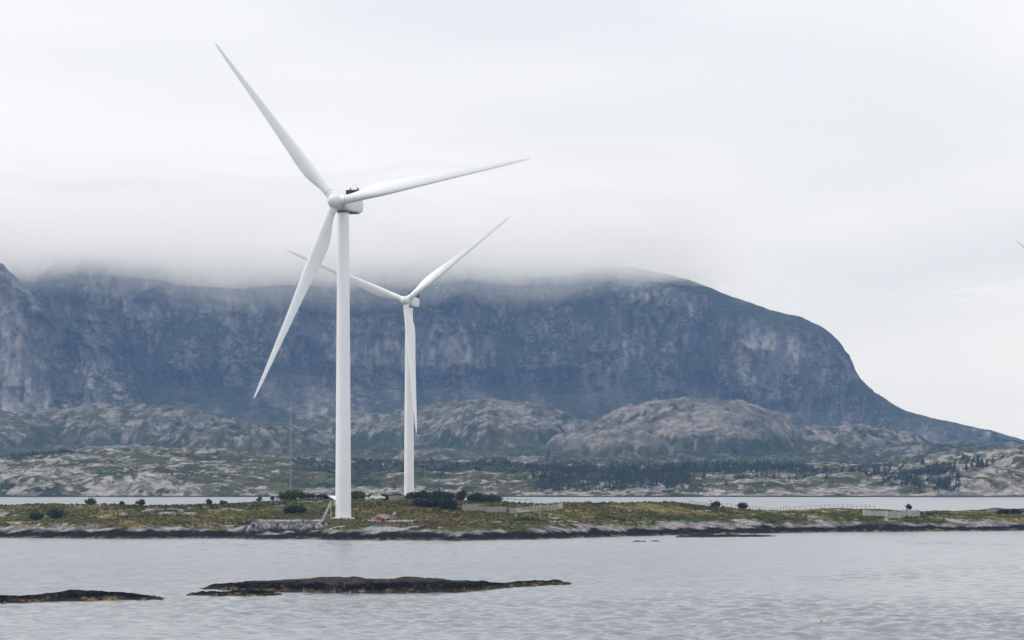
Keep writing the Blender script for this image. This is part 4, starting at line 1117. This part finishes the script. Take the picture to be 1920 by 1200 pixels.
# ---------------------------------------------------------------- skerries and half drowned rocks
def make_skerry(label, px0, px1, top, water, depth, seed, kind='skerry', cat='skerry', n=(170, 46), lichen=0.0):
    pxs = np.linspace(px0, px1, n[0]); fy = table(pxs, water); Df = CH * F / (fy - HZ)
    ty = table(pxs, top)
    t = np.linspace(-.25, 1.25, n[1])
    dep = depth * (0.35 + .65 * np.sin(np.clip((pxs - px0) / (px1 - px0), 0, 1) * math.pi) ** .6)
    D = Df[None, :] + t[:, None] * dep[None, :]; PX = np.repeat(pxs[None, :], n[1], 0)
    X = WX(PX, D); Y = D
    zc = CH - (ty[None, :] - HZ) / F * (Df + .45 * dep)[None, :]
    s = np.interp(t, [-.25, 0, .12, .3, .5, .75, 1.0, 1.25], [-.45, -.05, .33, .78, 1.0, .8, 0, -.6])[:, None]
    end = sstep(0, .05, (pxs - px0) / (px1 - px0)) * sstep(1, .95, (pxs - px0) / (px1 - px0))
    Z = s * np.maximum(zc, .12) * end[None, :] - .06 + .16 * fbm(X / 1.7, Y / 1.7, 3, seed) + .10 * ridged(X / .8, Y / .8, 2, seed + 1) - .25 * (1 - end)[None, :]
    hgt = Z / 1.8
    c = mixc((0.004, 0.004, 0.005), (0.012, 0.0115, 0.011), sstep(-.2, .6, fbm(X / 1.5, Y / 1.5, 3, seed + 2)))
    wr = sstep(.55, .25, Z + .18 * fbm(X / 1.1, Y / 1.1, 3, seed + 3))
    wc = mixc((.030, .022, .012), (.135, .105, .045), sstep(.1, .6, fbm(X / .9, Y / .9, 3, seed + 4)) * sstep(-.3, .5, fbm(X / 6, Y / 6, 2, seed + 6)))
    c = mixc(c, wc, wr)
    li = sstep(1.15, 1.5, Z + .3 * fbm(X / 2.5, Y / 2.5, 3, seed + 5)) * lichen
    c = mixc(c, (.075, .072, .058), li * .45)
    spk = sstep(.62, .8, fbm(X / .45, Y / .45, 2, seed + 7)) * .5
    c = mixc(c, (.22, .20, .16), spk * (.3 + .7 * wr))
    o = link(kind, grid_mesh(kind, X, Y, Z, M['skerry'], np.clip(c, .004, .6)))
    tag(o, label, cat, 'dark rocks standing in the water'); return o
make_skerry('long low black skerry in the middle of the water', 362, 1090, [(362, 1102), (400, 1096), (450, 1091), (520, 1087), (575, 1083), (620, 1080.5), (660, 1082), (700, 1086), (760, 1082), (800, 1084), (860, 1088), (905, 1089), (945, 1094), (985, 1090), (1040, 1088), (1090, 1093)],
            [(362, 1105), (430, 1107), (520, 1110), (600, 1112), (700, 1112.5), (800, 1112), (860, 1111), (905, 1107), (960, 1102), (1010, 1099), (1090, 1095.5)], 15, 500, n=(420, 44), lichen=.9)
make_skerry('small brown weed covered rock at the left front of the long skerry', 345, 535, [(345, 1116), (380, 1110), (420, 1107), (470, 1105), (500, 1109), (535, 1116)], [(345, 1117), (400, 1118.5), (470, 1118.5), (535, 1117)], 7, 520, n=(150, 34))
make_skerry('low dark skerry at the left edge of the water', -160, 322, [(-160, 1116), (-40, 1114), (0, 1117), (60, 1117), (92, 1112), (120, 1107.5), (160, 1107), (200, 1109), (240, 1112), (280, 1116), (322, 1123)],
            [(-160, 1132), (0, 1133), (60, 1130), (120, 1128), (220, 1126.5), (322, 1124.5)], 11, 540, n=(320, 40), lichen=.5)
make_skerry('thin weed covered reef just off the right hand shore', 1262, 1462, [(1262, 1003), (1300, 1002), (1360, 1001.5), (1420, 1002.5), (1462, 1005)], [(1262, 1007.5), (1340, 1007.5), (1420, 1006.5), (1462, 1005.5)], 9, 560, n=(150, 26))
make_skerry('tiny black rock awash off the middle of the island', 1180, 1212, [(1180, 1015), (1192, 1013.8), (1212, 1015)], [(1180, 1016), (1212, 1016)], 3, 580, n=(40, 18), cat='rock', kind='awash_rock')
make_skerry('small black rocks awash nearest the right hand reef', 1214, 1238, [(1214, 1014.5), (1226, 1012.8), (1238, 1014.5)], [(1214, 1015.6), (1238, 1015.6)], 3, 590, n=(40, 18), cat='rock', kind='awash_rock')

# ---------------------------------------------------------------- buoy
def build_buoy():
    D = CH * F / (1168.5 - HZ); x = WX(1540, D)
    root = tag(empty('float_buoy', (x, D, 0)), 'small round red float buoy on the water at lower right', 'buoy')
    prof = [(.02, -.16)] + [(.19 * math.cos(a), .07 + .19 * math.sin(a)) for a in np.linspace(-1.3, 1.25, 12)] + [(.06, .26), (.06, .32), (.02, .33)]
    MB().lathe(prof, 24).build('float', M['buoy_red'], root)
    MB().tube((0, 0, .32), (0, 0, .38), .05, n=8).build('eyelet', M['rope'], root)
    MB().tube((.0, -.2, -.05), (.35, -.5, -.12), .025, n=6).build('mooring_rope', M['rope'], root)
build_buoy()

# ---------------------------------------------------------------- air: haze and the cloud on the mountain
def build_haze():
    m = bpy.data.materials.new('haze air'); m.use_nodes = True
    nt = m.node_tree; nt.nodes.clear()
    out = nt.nodes.new('ShaderNodeOutputMaterial'); pv = nt.nodes.new('ShaderNodeVolumePrincipled')
    pv.inputs['Color'].default_value = (0.34, 0.56, 1.0, 1)
    pv.inputs['Absorption Color'].default_value = (1, 1, 1, 1)
    pv.inputs['Density'].default_value = HAZE_DENSITY
    pv.inputs['Anisotropy'].default_value = 0.0
    nt.links.new(pv.outputs['Volume'], out.inputs['Volume'])
    x0, x1, y0, y1, z0, z1 = -9000, 9000, -3000, 9500, -8.0, 620.0
    o = MB().box(((x0 + x1) / 2, (y0 + y1) / 2, (z0 + z1) / 2), (x1 - x0, y1 - y0, z1 - z0)).build('haze', m)
    tag(o, 'pale blue haze in the air', None, kind='stuff')
HAZE_DENSITY = 5.2e-5
build_haze()

def build_cloud(name, label, x0, x1, y0, y1, nx, ny, base, half, efun, density):
    m = bpy.data.materials.new(name + ' vapour'); m.use_nodes = True
    nt = m.node_tree; nt.nodes.clear()
    out = nt.nodes.new('ShaderNodeOutputMaterial'); pv = nt.nodes.new('ShaderNodeVolumePrincipled')
    pv.inputs['Color'].default_value = (1.0, 1.0, 1.0, 1)
    pv.inputs['Density'].default_value = density
    pv.inputs['Anisotropy'].default_value = 0.1
    nt.links.new(pv.outputs['Volume'], out.inputs['Volume'])
    X, Y = np.meshgrid(np.linspace(x0, x1, nx), np.linspace(y0, y1, ny))
    e = efun(X, Y, CX + F * X / Y)
    e = np.where(e < 0.03, 0, e); e[0] = 0; e[-1] = 0; e[:, 0] = 0; e[:, -1] = 0
    mid = base + half + 20 * fbm(X / 420, Y / 600, 3, 401) + 5 * fbm(X / 110, Y / 400, 2, 402)
    k = e ** 2.0
    zb = mid - half * k
    zt = mid + (half + 0.15 * half * fbm(X / 300, Y / 400, 3, 403)) * k
    v = np.concatenate([np.stack([X, Y, zb], -1).reshape(-1, 3), np.stack([X, Y, zt], -1).reshape(-1, 3)])
    i = np.arange(nx * ny).reshape(ny, nx); n = nx * ny
    q = np.stack([i[:-1, :-1], i[:-1, 1:], i[1:, 1:], i[1:, :-1]], -1).reshape(-1, 4)
    er = e.ravel(); q = q[er[q].max(1) > 0]
    thin = er == 0                      # the rim: upper and lower sheet share their points
    remap = np.arange(2 * n); remap[n:][thin] = np.arange(n)[thin]
    top = remap[q + n]
    tri = np.concatenate([q[:, [2, 1, 0]], q[:, [3, 2, 0]], top[:, [0, 1, 2]], top[:, [0, 2, 3]]])
    tri = tri[~thin[tri % n].all(1)]
    tag(link(name, raw_mesh(name, v, tri, m)), label, None, kind='stuff')
def cap_edge(X, Y, px):
    w = 180 * fbm(X / 600, Y / 900, 1, 404)
    return sstep(1500, 1235, px + w * 0.25) * sstep(-2600, -2000, X) * sstep(3300, 6300 - 900 * sstep(-750, -1000, X), Y + w) * sstep(8200, 7400, Y)
build_cloud('cloud_cap', 'soft white cloud wrapped round the mountain top', -2600, 1100, 3500, 8200, 180, 90, 396, 62, cap_edge, 0.0036)
def veil_edge(X, Y, px):
    w = 180 * fbm(X / 600, Y / 900, 1, 404)
    return sstep(1620, 1080, px + w * 0.3) * sstep(-2600, -2000, X) * sstep(4200, 5900, Y) * sstep(8200, 7400, Y)
build_cloud('mist_veil', 'thin mist hanging under the cloud on the cliffs', -2600, 1300, 4000, 8200, 130, 70, 345, 85, veil_edge, 0.0011)
def bank_edge(X, Y, px):
    return sstep(1560, 2050, px + 60 * fbm(X / 300, Y / 500, 3, 405)) * sstep(7200, 7900, Y) * sstep(9200, 8700, Y) * sstep(5200, 4200, X)
build_cloud('cloud_bank', 'faint grey cloud bank low in the right sky', 700, 5200, 7100, 9300, 90, 40, 505, 22, bank_edge, 0.0045)
